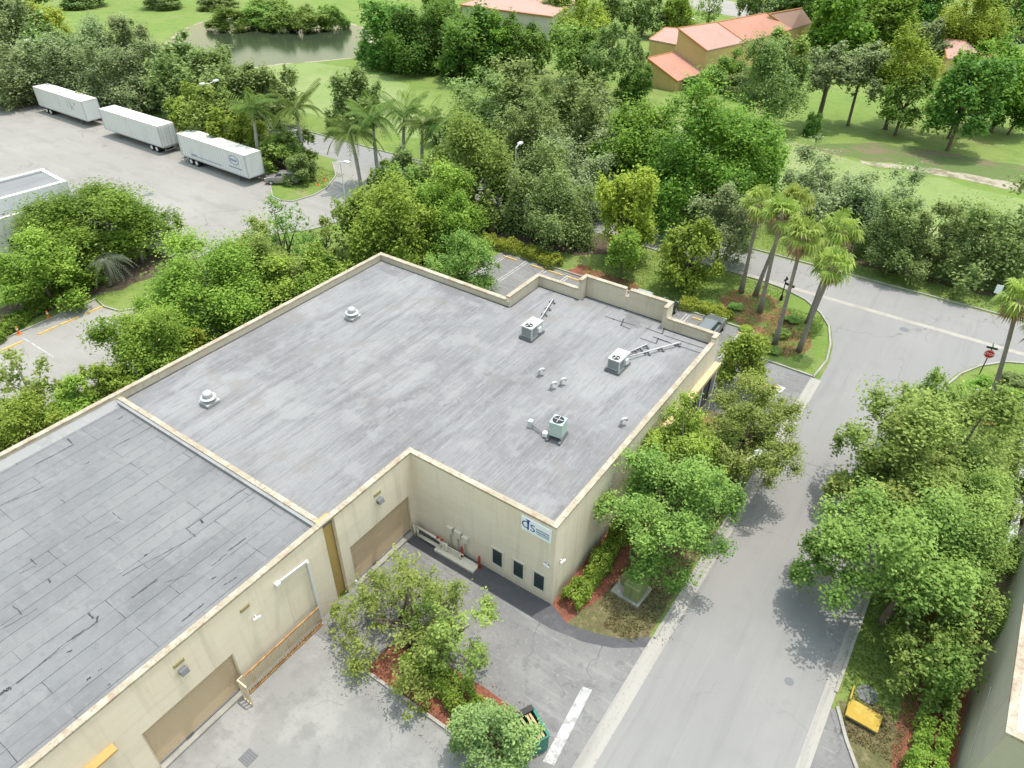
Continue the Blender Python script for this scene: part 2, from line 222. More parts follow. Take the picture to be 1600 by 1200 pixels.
L['olive'] = leafmat('olive_leaf', (0.155, 0.230, 0.050), (0.400, 0.500, 0.135))
L['palm'] = leafmat('palm_leaf', (0.064, 0.128, 0.029), (0.246, 0.348, 0.089), .45)
L['fan'] = leafmat('fan_palm_leaf', (0.190, 0.270, 0.045), (0.470, 0.550, 0.150), .5)
L['silver'] = leafmat('silver_palm_leaf', (0.16, 0.20, 0.15), (0.32, 0.36, 0.27), .5)

# ------------------------------------------------------------------ mesh helpers
COL = scene.collection
class MB:
    def __init__(s): s.v = []; s.f = []
    def add(s, vs, fs):
        n = len(s.v); s.v += [tuple(map(float, v)) for v in vs]; s.f += [tuple(i+n for i in f) for f in fs]; return s
    def box(s, x0, y0, z0, x1, y1, z1):
        return s.add([(x0, y0, z0), (x1, y0, z0), (x1, y1, z0), (x0, y1, z0), (x0, y0, z1), (x1, y0, z1), (x1, y1, z1), (x0, y1, z1)],
                     [(3, 2, 1, 0), (4, 5, 6, 7), (0, 1, 5, 4), (1, 2, 6, 5), (2, 3, 7, 6), (3, 0, 4, 7)])
    def hexa(s, b, t):
        return s.add(list(b)+list(t), [(3, 2, 1, 0), (4, 5, 6, 7), (0, 1, 5, 4), (1, 2, 6, 5), (2, 3, 7, 6), (3, 0, 4, 7)])
    def prism(s, pts, z0, z1):
        n = len(pts); return s.add([(*p[:2], z0) for p in pts]+[(*p[:2], z1) for p in pts],
            [tuple(range(n-1, -1, -1)), tuple(range(n, 2*n))]+[(i, (i+1) % n, n+(i+1) % n, n+i) for i in range(n)])
    def sheet(s, pts, z): return s.add([(*p[:2], z) for p in pts], [tuple(range(len(pts)))])
    def tube(s, pts, rad, n=8, cap=True):
        pts = [np.array(p, float) for p in pts]; rad = rad if hasattr(rad, '__len__') else [rad]*len(pts); vs = []
        for i, p in enumerate(pts):
            d = pts[min(i+1, len(pts)-1)]-pts[max(i-1, 0)]; d = d/(np.linalg.norm(d)+1e-9)
            a = np.cross(d, (0, 0, 1) if abs(d[2]) < .9 else (1, 0, 0)); a /= np.linalg.norm(a); b_ = np.cross(d, a)
            for k in range(n): t = 2*math.pi*k/n; vs.append(p+(a*math.cos(t)+b_*math.sin(t))*rad[i])
        fs = [(i*n+k, i*n+(k+1) % n, (i+1)*n+(k+1) % n, (i+1)*n+k) for i in range(len(pts)-1) for k in range(n)]
        if cap: fs += [tuple(range(n-1, -1, -1)), tuple(range((len(pts)-1)*n, len(pts)*n))]
        return s.add(vs, fs)
    def lathe(s, c, prof, n=20):
        vs = [(c[0]+r_*math.cos(2*math.pi*k/n), c[1]+r_*math.sin(2*math.pi*k/n), c[2]+z) for r_, z in prof for k in range(n)]
        fs = [(i*n+k, i*n+(k+1) % n, (i+1)*n+(k+1) % n, (i+1)*n+k) for i in range(len(prof)-1) for k in range(n)]
        fs += [tuple(range(n-1, -1, -1)), tuple(range((len(prof)-1)*n, len(prof)*n))]; return s.add(vs, fs)
    def strip(s, line, w0, z, z2=None, off=0.0):
        """ribbon (or raised band when z2 is given) along a ground polyline"""
        pts = [np.array(p[:2], float) for p in line]; Lf, Rt = [], []
        for i, p in enumerate(pts):
            d = pts[min(i+1, len(pts)-1)]-pts[max(i-1, 0)]; d = d/(np.linalg.norm(d)+1e-9); n = np.array([-d[1], d[0]])
            Lf.append(p+n*(off+w0/2)); Rt.append(p+n*(off-w0/2))
        for i in range(len(pts)-1):
            q = [Rt[i], Rt[i+1], Lf[i+1], Lf[i]]
            if z2 is None: s.add([(*a, z) for a in q], [(0, 1, 2, 3)])
            else: s.hexa([(*a, z) for a in q], [(*a, z2) for a in q])
        return s
    def build(s, name, mat, parent=None, world=False, smooth=False, bev=0.0):
        me = bpy.data.meshes.new(name); vs = s.v
        if parent is not None and world:
            L_ = Matrix.Translation(parent.location); 
            q = parent
            while q.parent: q = q.parent; L_ = Matrix.Translation(q.location) @ L_
            o_ = L_.translation; vs = [(a-o_.x, b_-o_.y, c-o_.z) for a, b_, c in vs]
        me.from_pydata(vs, [], s.f); me.update()
        me.materials.append(M[mat] if isinstance(mat, str) else mat)
        if smooth: me.polygons.foreach_set('use_smooth', [True]*len(me.polygons))
        o = bpy.data.objects.new(name, me); COL.objects.link(o)
        if parent is not None: o.parent = parent
        if bev:
            md = o.modifiers.new('bevel', 'BEVEL'); md.width = bev; md.segments = 2; md.limit_method = 'ANGLE'
        return o
def tag(o, label=None, cat=None, group=None, kind=None):
    if label: o['label'] = label
    if cat: o['category'] = cat
    if group: o['group'] = group
    if kind: o['kind'] = kind
    return o
def thing(name, label, cat, loc=(0, 0, 0), rz=0.0, group=None):
    o = bpy.data.objects.new(name, None); COL.objects.link(o); o.location = tuple(map(float, loc)); o.rotation_euler = (0, 0, rz)
    o.empty_display_size = .3; return tag(o, label, cat, group)
def struct(name, mb, mat): return tag(mb.build(name, mat), kind='structure')
def copy_tree(o, parent=None):
    c = o.copy(); COL.objects.link(c)
    if parent is not None: c.parent = parent
    for ch in o.children: copy_tree(ch, c)
    return c
def text_mesh(name, body, size, mat, parent, matrix, ext=.004):
    cu = bpy.data.curves.new(name, 'FONT'); cu.body = body; cu.size = size; cu.align_x = 'CENTER'; cu.align_y = 'CENTER'; cu.extrude = ext
    t = bpy.data.objects.new(name, cu); COL.objects.link(t); dg = bpy.context.evaluated_depsgraph_get()
    me = bpy.data.meshes.new_from_object(t.evaluated_get(dg)); bpy.data.objects.remove(t); bpy.data.curves.remove(cu)
    me.materials.clear(); me.materials.append(M[mat]); o = bpy.data.objects.new(name, me); COL.objects.link(o); o.parent = parent; o.matrix_local = matrix; return o

# ================================================================== SETTING: ground, roads, pavements, water
mb = MB(); mb.sheet([(1500*math.cos(2*math.pi*k/48), 1500*math.sin(2*math.pi*k/48)) for k in range(48)], 0.0); struct('ground', mb, 'grass')
struct('fairway_lawn', MB().sheet(rough([(-13, 84), (70, 86), (70, 112), (4, 112), (-8, 113.5), (-16, 113), (-30, 118), (-60, 108), (-88, 92), (-100, 108), (-128, 110), (-134, 98), (-125, 82), (-60, 84)], 2.5, 1.1), .006), 'fairway')
arc = lambda cx, cy, r_, a0, a1, n=10: [(cx+r_*math.cos(R(a0+(a1-a0)*k/n)), cy+r_*math.sin(R(a0+(a1-a0)*k/n))) for k in range(n+1)]
LC = [(-6.25, 55.5), (-6.3, 58.5), (-6.75, 61.4), (-7.75, 64.6), (-9.0, 66.5), (-11.0, 68.3), (-13.3, 69.3), (-16.0, 69.7)]       # left kerb bend
RC = [(2.15, 52), (2.3, 56.7), (2.6, 60.9), (3.3, 63.4), (4.5, 65.7), (6.3, 67.7), (8.2, 68.7), (12, 69.2)]                    # right kerb bend
road = [(-6.2, -30)]+LC+[(-62.6, 69.7), (-100, 69.4), (-130, 68.5), (-130, 75), (-97, 75.8), (-40, 76.2), (90, 76.6), (90, 69.4)]+RC[::-1]+[(2.1, -30)]
struct('road', MB().sheet(road, .012), 'road')
lot = [(-175, 37), (-69, 37), (-68.5, 45), (-64.3, 51), (-63, 56), (-62.6, 69.9), (-79.2, 69.9), (-79.0, 68.3), (-74.9, 64.9), (-72.6, 61.1), (-72.1, 58.4), (-72.7, 55.4), (-74.2, 54.8), (-76.0, 55.1), (-79.0, 57.2), (-81.5, 60.3), (-175, 60.5)]
struct('truck_lot', MB().sheet(lot, .008), 'lot')
struct('rear_parking_lot', MB().sheet([(-42.6, 41), (-42.6, 59.3), (-13.6, 59.3), (-13.0, 55.4), (-6.15, 55.4), (-6.15, 46), (-12.6, 46), (-12.6, 41)], .008), 'drive')
struct('side_parking_lot', MB().sheet([(-68.4, -40), (-69.2, 26.9), (-67.2, 26.6), (-65.2, 27.0), (-63.4, 29.7), (-60, 33), (-54.5, 33), (-54.5, -40)], .008), 'lot')
struct('driveway', MB().sheet([(-23.4, 13.2), (-23.4, 22.95), (-12.8, 22.95), (-11.4, 22.35), (-9.7, 22.75), (-8.3, 23.3), (-7.1, 24.3), (-6.9, 24.3), (-6.9, -30), (-11.2, -30), (-11.2, 13.2)], .008), 'drive')
struct('sealed_strip', MB().sheet([(-23.3, 21.55), (-13.4, 21.5), (-12.0, 21.5), (-10.0, 21.85), (-8.4, 22.5), (-6.95, 23.6), (-6.95, 24.3), (-7.1, 24.3), (-8.3, 23.3), (-9.7, 22.75), (-11.4, 22.35), (-12.8, 22.95), (-23.3, 22.95)], .013), 'seal')
struct('loading_yard', MB().sheet([(-23.4, -30), (-23.4, 13.3), (-20.5, 13.6), (-18.2, 13.3), (-9.6, 13.2), (-9.6, 9), (-11.2, 5), (-11.2, -30)], .013), 'slab')
struct('planting_strip', MB().sheet([(-12.85, 22.9), (-11.4, 22.35), (-9.7, 22.75), (-8.3, 23.3), (-7.1, 24.3), (-7.1, 46), (-12.85, 46)], .006), 'dry_grass')
struct('mulch_bed', MB().sheet(rough([(-12.84, 22.95), (-11.45, 22.4), (-10.9, 24.5), (-10.2, 27), (-10.9, 30), (-11.2, 45), (-12.84, 45)], 0.6, 0.1), .010), 'mulch')
struct('median_bed', MB().sheet([(-18.9, 13.5), (-18.9, 15.4), (-17.0, 16.2), (-13.0, 16.4), (-10.0, 16.3), (-9.5, 13.6)], .018), 'mulch')
struct('palm_bed', MB().sheet(rough(G2((1118, 462), (1150, 452), (1205, 462), (1236, 487), (1268, 520), (1264, 548), (1228, 560), (1198, 533), (1140, 498)), 0.6, 0.18), .006), 'mulch_turf')
struct('verge_litter', MB().sheet(rough(G2((735, 345), (800, 335), (905, 350), (962, 366), (968, 398), (900, 398), (850, 392), (760, 372)), 1.2, 0.5), .006), 'dirt')
struct('verge_mulch', MB().sheet(rough(G2((885, 424), (905, 413), (945, 425), (1000, 447), (990, 460), (930, 448)), 1, 0.35), .006), 'mulch')
struct('shade_litter', MB().sheet(rough(G2((-40, 560), (-30, 495), (110, 440), (190, 410), (262, 388), (275, 420), (190, 452), (110, 472), (0, 522)), 1.2, 0.4), .006), 'dirt')
struct('back_litter', MB().sheet([(-54.4, -30), (-43.5, -30), (-43.5, 41), (-54.4, 36)], .006), 'dirt')
struct('park_litter', MB().sheet(rough(G2((1240, 228), (1340, 222), (1420, 228), (1520, 245), (1620, 262), (1620, 300), (1510, 276), (1420, 257), (1330, 247)), 1.6, 0.7), .012), 'worn_turf')
struct('sand_path', MB().sheet(rough(G2((1345, 252), (1375, 254), (1440, 261), (1520, 273), (1620, 292), (1620, 306), (1560, 293), (1490, 278), (1430, 268), (1372, 260), (1350, 257)), 1.2, 0.35), .018), 'sand')
struct('fence_dirt', MB().sheet(rough([(-13, 79.6), (90, 83.5), (90, 84.6), (-13, 81.0)], 1.2, 0.25), .007), 'dirt')
struct('trailer_litter', MB().sheet(rough([(-160, 59.8), (-84, 59.6), (-82, 60.5), (-84, 66), (-160, 66)], 1.5, 0.35), .014), 'dirt')
struct('right_dirt', MB().sheet(rough([(6.4, 18), (8.48, 18), (8.48, 46), (6.0, 46), (5.6, 30), (5.9, 24)], 0.6, 0.12), .006), 'mulch')
struct('corner_bed', MB().sheet(G2((1500, 650), (1508, 612), (1545, 590), (1620, 600), (1620, 660), (1540, 668)), .006), 'mulch')
struct('side_driveway', MB().sheet([(2.5, -30), (2.5, 26.0), (3.0, 26.0), (3.8, 24.6), (5.2, 22.6), (6.4, 20.5), (6.6, -30)], .009), 'drive')
struct('dry_verge', MB().sheet(rough([(2.9, 26.6), (3.8, 24.7), (5.2, 22.7), (6.3, 20.6), (6.4, 24), (5.8, 27), (4.6, 27.6)], 0.5, 0.08), .005), 'dry_grass')
mb = MB(); mb.strip([(-6.52, -30), (-6.52, 55.3)], .86, .018); mb.strip([(2.35, -30), (2.35, 29)], .6, .018); mb.strip([(2.35, 29), (2.4, 56)], .5, .016); struct('gutter', mb, 'gutter')
struct('valley_gutter', MB().strip([(-24, 70.35), (-15, 70.15), (10, 70.1), (90, 70.4)], .62, .018), 'concrete')
mb = MB()
for ln in ([(-6.8, 24.4), (-6.8, 46)], [(-6.8, 55.4)]+[(x-.25, y+.05) for x, y in LC[1:]]+[(-40, 69.9)], [(2.62, 27), (2.62, 45)], [(x+.25, y) for x, y in RC]+[(90, 69.5)],
           [(-40, 69.55), (-62.4, 69.5)], [(-79.2, 68.5), (-74.8, 65.0), (-72.5, 61.1), (-72.0, 58.3), (-72.6, 55.3), (-74.2, 54.65), (-76.0, 54.95), (-79.0, 57.1)],
           [(-68.6, -40), (-69.3, 27.1), (-67.2, 26.8), (-65.2, 27.2), (-63.4, 30.0), (-60, 33.2)], [(-69, 37.1), (-68.4, 45), (-64.2, 51), (-62.9, 56), (-62.5, 69)],
           [(-42.7, 59.5), (-13.5, 59.5), (-12.9, 55.6), (-6.8, 55.5)], [(-20, 76.6), (90, 76.9)], [(-100, 76.1), (-20, 76.5)], [(2.9, 26.2), (3.75, 24.65), (5.15, 22.6), (6.4, 20.4)], [(-18.9, 13.4), (-9.5, 13.5)]):
    mb.strip(ln, .17, -.05, .13)
struct('kerb', mb, 'concrete')
mb = MB(); mb.sheet(G2((925, 1078), (910, 1073), (848, 1190), (866, 1196)), .022)
for k in range(11):
    x = -41.6+2.72*k; mb.strip([(x-.16, 53.4), (x-.16, 58.9)], .1, .014); mb.strip([(x+.16, 53.4), (x+.16, 58.9)], .1, .014)
for k in range(6): mb.strip([(-68.0, 4.4+3.0*k), (-62.8, 4.4+3.0*k)], .1, .014)
mb.strip([(-9.1, 49.6), (-8.6, 52.6)], .75, .022); struct('road_marking', mb, 'paint_white')
struct('road_joint', MB().strip(G2((1200, 706), (1245, 719), (1300, 736)), .09, .016), 'drive')
mb = MB()
for px, py, r_ in ((1413, 515, .42), (1258, 305, .5), (233, 304, .55), (1233, 1065, .25)): c = PZ(px, py); mb.lathe((c[0], c[1], .0), [(r_, 0), (r_, .022)], 16)
c = PZ(1355, 1085); mb.lathe((c[0], c[1], 0), [(.55, 0), (.55, .03)], 16); struct('manhole', mb, 'galv_dark')
mb = MB(); c = PZ(388, 1184); mb.box(c[0]-.35, c[1]-.35, .0, c[0]+.35, c[1]+.35, .02)
for k in range(6): mb.box(c[0]-.33, c[1]-.33+.12*k, .02, c[0]+.33, c[1]-.27+.12*k, .045)
struct('storm_drain', mb, 'galv_dark')
pond = G2((262, 68), (288, 46), (330, 30), (400, 28), (520, 32), (548, 38), (566, 44), (578, 60), (570, 88), (500, 95), (440, 99), (390, 106), (345, 108), (310, 90))
struct('pond_water', MB().sheet(pond, .02), 'water')
mb = MB(); mb.strip(pond+[pond[0]], 1.6, .012); struct('pond_bank', mb, 'sand')
struct('back_street', MB().sheet(G2((1050, 12), (1090, 16), (1160, 28), (1200, 30), (1215, 10), (1150, 4), (1120, -3), (1070, 0)), .02), 'lot')
struct('house_parking', MB().sheet(G2((1555, 52), (1605, 56), (1640, 62), (1640, 75), (1600, 72), (1560, 64)), .02), 'lot')
# lawn around the park trees, greener than the fairway
# ================================================================== MAIN WAREHOUSE
XL, XF, XR, YB = -43.45, -23.34, -12.83, 22.93
wh = thing('warehouse_building', 'large cream L-shaped warehouse with two flat grey roofs and tan roller doors', 'building', (-28, 20, 0))
RZ = 6.2
wl = MB(); B = wl.box
B(XL, -30, 0, XL+.3, 41.7, 6.62)                                   # rear (left) wall
B(XL+.3, 41.35, 0, -29.2, 41.7, 6.62)                               # far wall
B(-29.2, 41.35, 0, -28.9, 46.05, 7.0)                               # step out
B(-28.9, 45.75, 0, -25.0, 46.05, 7.0)
B(-25.0, 45.75, 0, -24.72, 46.9, 7.9)                               # taller entrance wall
B(-24.72, 46.58, 0, -21.12, 46.9, 7.9); B(-21.12, 46.58, 0, -20.78, 46.9, 7.3); B(-20.78, 46.58, 0, -17.4, 46.9, 7.9)
B(-17.4, 45.75, 0, -17.1, 46.9, 7.9)
B(-17.1, 45.75, 0, XR-.3, 46.05, 7.0)
B(XR-.3, YB, 0, XR, 45.2, 6.62); B(XR-.3, 45.2, 0, XR, 46.05, 7.0)     # right wall
B(XF, YB, 0, XR-.3, YB+.3, 6.62)                                    # front wall with the windows
B(XF-.3, 22.42, 0, XF, YB+.3, 6.62); B(XF-.3, 16.6, 0, XF, 17.25, 6.62); B(XF-.3, 17.25, 3.45, XF, 22.42, 6.62)   # dock wall, right unit
B(XF-.3, 9.02, 0, XF, 15.75, 6.62); B(XF-.3, -30, 0, XF, 3.92, 6.62); B(XF-.3, 3.92, 3.3, XF, 9.02, 6.62)         # dock wall, left unit
wl.build('wall', 'stucco', wh, True)
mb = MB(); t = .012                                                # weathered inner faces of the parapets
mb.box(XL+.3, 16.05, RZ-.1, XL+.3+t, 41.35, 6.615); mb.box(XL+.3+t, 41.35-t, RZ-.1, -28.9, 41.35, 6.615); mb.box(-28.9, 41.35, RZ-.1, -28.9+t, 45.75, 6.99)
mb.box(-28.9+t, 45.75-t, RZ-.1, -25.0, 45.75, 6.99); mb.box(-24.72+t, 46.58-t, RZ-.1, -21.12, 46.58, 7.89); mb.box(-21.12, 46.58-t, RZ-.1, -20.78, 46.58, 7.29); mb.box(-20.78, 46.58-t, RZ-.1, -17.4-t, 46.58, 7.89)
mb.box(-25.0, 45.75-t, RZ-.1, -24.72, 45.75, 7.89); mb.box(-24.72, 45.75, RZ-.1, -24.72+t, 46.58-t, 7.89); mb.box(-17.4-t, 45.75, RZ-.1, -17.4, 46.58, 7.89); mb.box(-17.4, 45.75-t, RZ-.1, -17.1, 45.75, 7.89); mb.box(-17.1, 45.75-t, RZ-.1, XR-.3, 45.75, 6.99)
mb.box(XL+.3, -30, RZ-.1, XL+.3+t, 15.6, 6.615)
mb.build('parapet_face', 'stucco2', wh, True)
cp = MB(); B = cp.box; e = .035
B(XL-e, -30, 6.62, XL+.3+e, 41.7+e, 6.78); B(XL+.3+e, 41.35-e, 6.62, -29.2-e, 41.7+e, 6.78)
B(-29.2-e, 41.35-e, 7.0, -28.9+e, 46.05+e, 7.15); B(-28.9+e, 45.75-e, 7.0, -25.0-e, 46.05+e, 7.15)
B(-25.0-e, 45.75-e, 7.9, -24.72+e, 46.9+e, 8.04); B(-24.72+e, 46.58-e, 7.9, -21.12, 46.9+e, 8.04); B(-20.78, 46.58-e, 7.9, -17.4-e, 46.9+e, 8.04); B(-21.12, 46.58-e, 7.3, -20.78, 46.9+e, 7.34)
B(-17.4-e, 45.75-e, 7.9, -17.1+e, 46.9+e, 8.04); B(-17.1+e, 45.75-e, 7.0, XR-.3-e, 46.05+e, 7.15)
B(XR-.3-e, YB-e, 6.62, XR+e, 45.2, 6.78); B(XR-.3-e, 45.2, 7.0, XR+e, 46.05+e, 7.15)
B(XF+e, YB-e, 6.62, XR-.3-e, YB+.3+e, 6.78); B(XF-.3-e, 15.55, 6.62, XF+e, YB+.3+e, 6.78); B(XF-.3-e, -30, 6.62, XF+e, 15.55, 6.76)
cp.build('coping', 'coping', wh, True, bev=.015)
rf = MB().sheet([(XL+.2, 15.9), (XF-.2, 15.9), (XF-.2, YB+.2), (XR-.2, YB+.2), (XR-.2, 45.85), (-17.2, 45.85), (-17.2, 46.7), (-24.9, 46.7), (-24.9, 45.85), (-29.0, 45.85), (-29.0, 41.5), (XL+.2, 41.5)], RZ).build('roof', 'roof', wh, True)
rf['label'] = 'smooth streaked grey roof'
rl = MB().sheet([(XL+.2, -30), (XF-.2, -30), (XF-.2, 15.7), (XL+.2, 15.7)], RZ+.02).build('roof', 'roof_seam', wh, True); rl['label'] = 'cracked roof of seamed grey sheets'
MB().box(XL+.35, 15.78, RZ-.1, XF-.34, 16.12, 6.52).build('dividing_curb', 'coping', wh, True, bev=.02)
mb = MB(); mb.box(XL+.35, 15.58, RZ-.1, XF-.34, 15.775, 6.44); mb.hexa([(XL+.32, -30, RZ), (XL+.95, -30, RZ), (XL+.95, 15.57, RZ), (XL+.32, 15.57, RZ)], [(XL+.32, -30, 6.5), (XL+.42, -30, 6.5), (XL+.42, 15.57, 6.5), (XL+.32, 15.57, 6.5)])
mb.build('roof_flashing', 'flash_grey', wh, True)
def pxline(mb, a, b, z, wd=.1):
    p, q = PZ(*a, z), PZ(*b, z); mb.strip([p, q], wd, z)
mb = MB(); z = RZ+.028
random.seed(4)
def crack(mb, a, b, wd):
    p, q = PZ(*a, z), PZ(*b, z); n = 7; pts = [p+(q-p)*k/n+np.array([random.uniform(-.035, .035), random.uniform(-.03, .03), 0]) for k in range(n+1)]
    for i in range(n): mb.strip([pts[i], pts[i+1]], wd*random.uniform(.2, .75), z)
for a, b_, wd in (((57, 725), (115, 695), .12), ((105, 685), (112, 693), .2), ((175, 700), (237, 667), .1), ((185, 655), (192, 651), .12), ((132, 726), (140, 721), .12), ((0, 790), (70, 760), .1), ((290, 826), (384, 762), .1),
                  ((290, 826), (305, 838), .1), ((300, 840), (190, 900), .08), ((313, 812), (317, 817), .2), ((355, 862), (385, 840), .14), ((330, 884), (355, 865), .1), ((0, 1085), (18, 1073), .3), ((25, 1068), (105, 1003), .13), ((105, 1003), (150, 973), .17), ((150, 972), (154, 962), .16),
                  ((138, 958), (146, 966), .26), ((205, 935), (245, 905), .16), ((285, 970), (318, 943), .15), ((348, 916), (370, 902), .12), ((330, 905), (338, 901), .14), ((48, 873), (58, 882), .12), ((56, 884), (30, 897), .07), ((20, 947), (35, 960), .1), ((0, 985), (60, 950), .06), ((175, 800), (190, 812), .07),
                  ((188, 814), (130, 842), .06), ((105, 1020), (112, 1016), .14), ((135, 1063), (142, 1058), .1), ((155, 1048), (160, 1043), .09), ((168, 1072), (172, 1068), .1), ((226, 868), (229, 866), .2), ((385, 785), (400, 776), .07), ((75, 905), (80, 910), .15), ((255, 912), (300, 895), .06)):
    mb = MB(); crack(mb, a, b_, wd); mb.build('roof_crack', 'tar', wh, True)
mb = MB(); z = RZ+.008
for a, b_ in (((956, 498), (993, 509)), ((970, 508), (984, 514)), ((975, 498), (970, 509)), ((1008, 512), (1035, 522)), ((1035, 522), (1038, 511)), ((1000, 528), (1025, 537)), ((1025, 537), (1029, 528)), ((1020, 526), (1045, 535)), ((1038, 524), (1102, 545)), ((1030, 530), (1098, 553)), ((945, 494), (960, 499))): pxline(mb, a, b_, z, .11)
for ln in ([(XL+.4, 16.2), (XL+.4, 41.22), (-28.8, 41.22)], [(-28.78, 41.3), (-28.78, 45.62), (-24.9, 45.62)], [(-24.6, 45.7), (-24.6, 46.45), (-17.5, 46.45)], [(-17.1, 45.62), (-13.2, 45.62)]): mb.strip(ln, .16, z)  # dark strips along the parapet feet: shade line painted in, not tar
mb.build('tar_seam', 'tar', wh, True)
mb = MB()
for px, py, a, b_, ph in ((705, 455, 1.3, .5, 1), (740, 468, 1.2, .35, 2), (955, 455+20, 1.0, .5, 3), (1000, 500, 1.3, .5, 4), (612, 425, 1.3, .45, 5), (985, 505, 1.0, .6, 6), (300, 826-90, .4, .3, 7)):
    c = PZ(px, py, RZ); random.seed(ph); mb.sheet([(c[0]+a*math.cos(2*math.pi*k/18)*random.uniform(.75, 1.2), c[1]+b_*math.sin(2*math.pi*k/18)*random.uniform(.7, 1.2)) for k in range(18)], RZ+.005+.0002*ph)
mb.build('roof_stain', 'stain', wh, True)
mb = MB(); mb.box(XF-.6, 15.75, 0, XF-.34, 16.6, 6.61); mb.box(XF-.34, 15.752, 0, XF-.004, 15.772, 6.61)
mb.build('recess', 'ochre', wh, True)
def roller(y0, y1, z0, z1):
    mb = MB(); n = 26; dz = (z1-z0)/n
    for k in range(n): mb.hexa([(XF-.26, y0, z0+dz*k), (XF-.19, y0, z0+dz*k), (XF-.19, y1, z0+dz*k), (XF-.26, y1, z0+dz*k)], [(XF-.26, y0, z0+dz*(k+.99)), (XF-.165, y0, z0+dz*(k+.99)), (XF-.165, y1, z0+dz*(k+.99)), (XF-.26, y1, z0+dz*(k+.99))])
    d = mb.build('roller_door', 'door', wh, True)
    mb = MB(); mb.box(XF-.18, y0+.01, z0-.02, XF-.10, y1-.01, z0+.07); mb.build('bottom_bar', 'galv_dark', d, True)
    mb = MB(); mb.box(XF-.16, y0+.002, z0, XF-.02, y0+.07, z1-.002); mb.box(XF-.16, y1-.07, z0, XF-.02, y1-.002, z1-.002); mb.build('guide_rail', 'gate_tan', d, True)
roller(17.25, 22.42, .2, 3.45); roller(3.92, 9.02, .2, 3.3)
MB().box(XF-.3, 17.25, 0, XF+.22, 22.42, .19).box(XF-.3, 3.92, 0, XF+.2, 9.02, .18).build('door_sill', 'concrete', wh, True, bev=.02)
for x0, x1 in ((-17.16, -16.45), (-15.60, -14.90), (-14.13, -13.42)):
    mb = MB(); y = YB; z0, z1, f = .84, 2.2, .13
    mb.box(x0-f, y-.05, z0-f, x0, y, z1+f); mb.box(x1, y-.05, z0-f, x1+f, y, z1+f); mb.box(x0, y-.05, z0-f, x1, y, z0); mb.box(x0, y-.05, z1, x1, y, z1+f)
    fr = mb.build('window', 'trim', wh, True); MB().box(x0, y-.02, z0, x1, y-.002, z1).build('pane', 'glass', fr, True)
MB().box(XR, 33.0, 4.28, XR+.42, 46.3, 4.45).box(XR+.42, 33.0, 4.2, XR+.52, 46.3, 4.55).build('canopy', surf('canopy_yellow', (0.52, 0.41, 0.24), [(2, S1, (0.48, 0.36, 0.19), .5, .5, .66)]), wh, True, bev=.02)
mb = MB()
for y in (35.5, 38.5, 41.5, 44.5): mb.box(XR, y, .6, XR+.05, y+2.0, 3.0)
mb.build('window_band', 'glass', wh, True)
mb = MB()
for y in (34.3, 37.3, 40.3, 43.3, 46.0): mb.box(XR+.1, y, 0, XR+.35, y+.25, 4.28)
mb.build('canopy_post', 'white_metal', wh, True)
mb = MB()
for x, y, z0, z1 in ((XF, 19.9, 5.6, 5.85), (XF, 10.34, 5.45, 5.7), (XF, 6.6, 5.5, 5.75)):
    v = MB()
    v.box(x, y-.28, z0, x+.03, y+.28, z1)
    for k in range(4): v.box(x+.03, y-.25, z0+.02+.055*k, x+.06, y+.25, z0+.05+.055*k)
    v.build('wall_vent', surf('vent_olive', (0.30, 0.26, 0.14)) if 'vent_olive' not in M else M['vent_olive'], wh, True)
# ---- things fixed to the front of the building
sg = thing('wall_sign', 'pale blue company sign with blue initials, high on the front wall by the corner', 'sign', (-14.08, YB-.06, 5.88))
mb = MB(); mb.box(-.99, -.03, -.53, .99, .05, .53); mb.build('panel', 'sign_white', sg, bev=.01)
def T(x, y, z, rx=90, s=1, rz=0): return Matrix.Translation((x, y, z)) @ Matrix.Rotation(R(rz), 4, 'Z') @ Matrix.Rotation(R(rx), 4, 'X') @ Matrix.Scale(s, 4)
text_mesh('lettering', 'C', .78, 'sign_blue', sg, T(-.70, -.034, -.02)); text_mesh('lettering', 'S', .78, 'sign_blue', sg, T(-.22, -.034, -.06))
mb = MB(); mb.hexa([(-.55, -.045, -.36), (-.49, -.045, -.36), (-.49, -.034, -.36), (-.55, -.034, -.36)], [(-.60, -.045, .46), (-.44, -.045, .46), (-.44, -.034, .46), (-.60, -.034, .46)]); mb.box(-.66, -.045, .40, -.38, -.036, .46); mb.build('emblem', 'sign_blue', sg)
mb = MB(); random.seed(3)
for row, (z0, h, x0) in enumerate(((.02, .10, .02), (-.16, .10, .02), (-.30, .07, .06))):
    x = x0
    while x < .86:
        wd = random.uniform(.035, .075); mb.box(x, -.041, z0, x+wd, -.031, z0+h); x += wd+.028
    mb.build('small_print', 'sign_slate', sg); mb = MB()
def wall_light(y, z, lab):
    t = thing('wall_light', lab, 'wall light', (XF, y, z)); mb = MB(); mb.hexa([(0, -.2, -.16), (.32, -.2, -.10), (.32, .2, -.10), (0, .2, -.16)], [(0, -.2, .16), (.2, -.2, .14), (.2, .2, .14), (0, .2, .16)]); mb.build('housing', 'galv_dark', t, bev=.015)
    MB().hexa([(.05, -.17, -.175), (.30, -.17, -.12), (.30, .17, -.12), (.05, .17, -.175)], [(.05, -.17, -.152), (.30, -.17, -.10), (.30, .17, -.10), (.05, .17, -.152)]).build('lens', 'lamp_clear', t)
wall_light(19.95, 5.15, 'dark box wall light above the right tan roller door'); wall_light(6.62, 5.05, 'grey box wall light above the lower-left tan roller door')
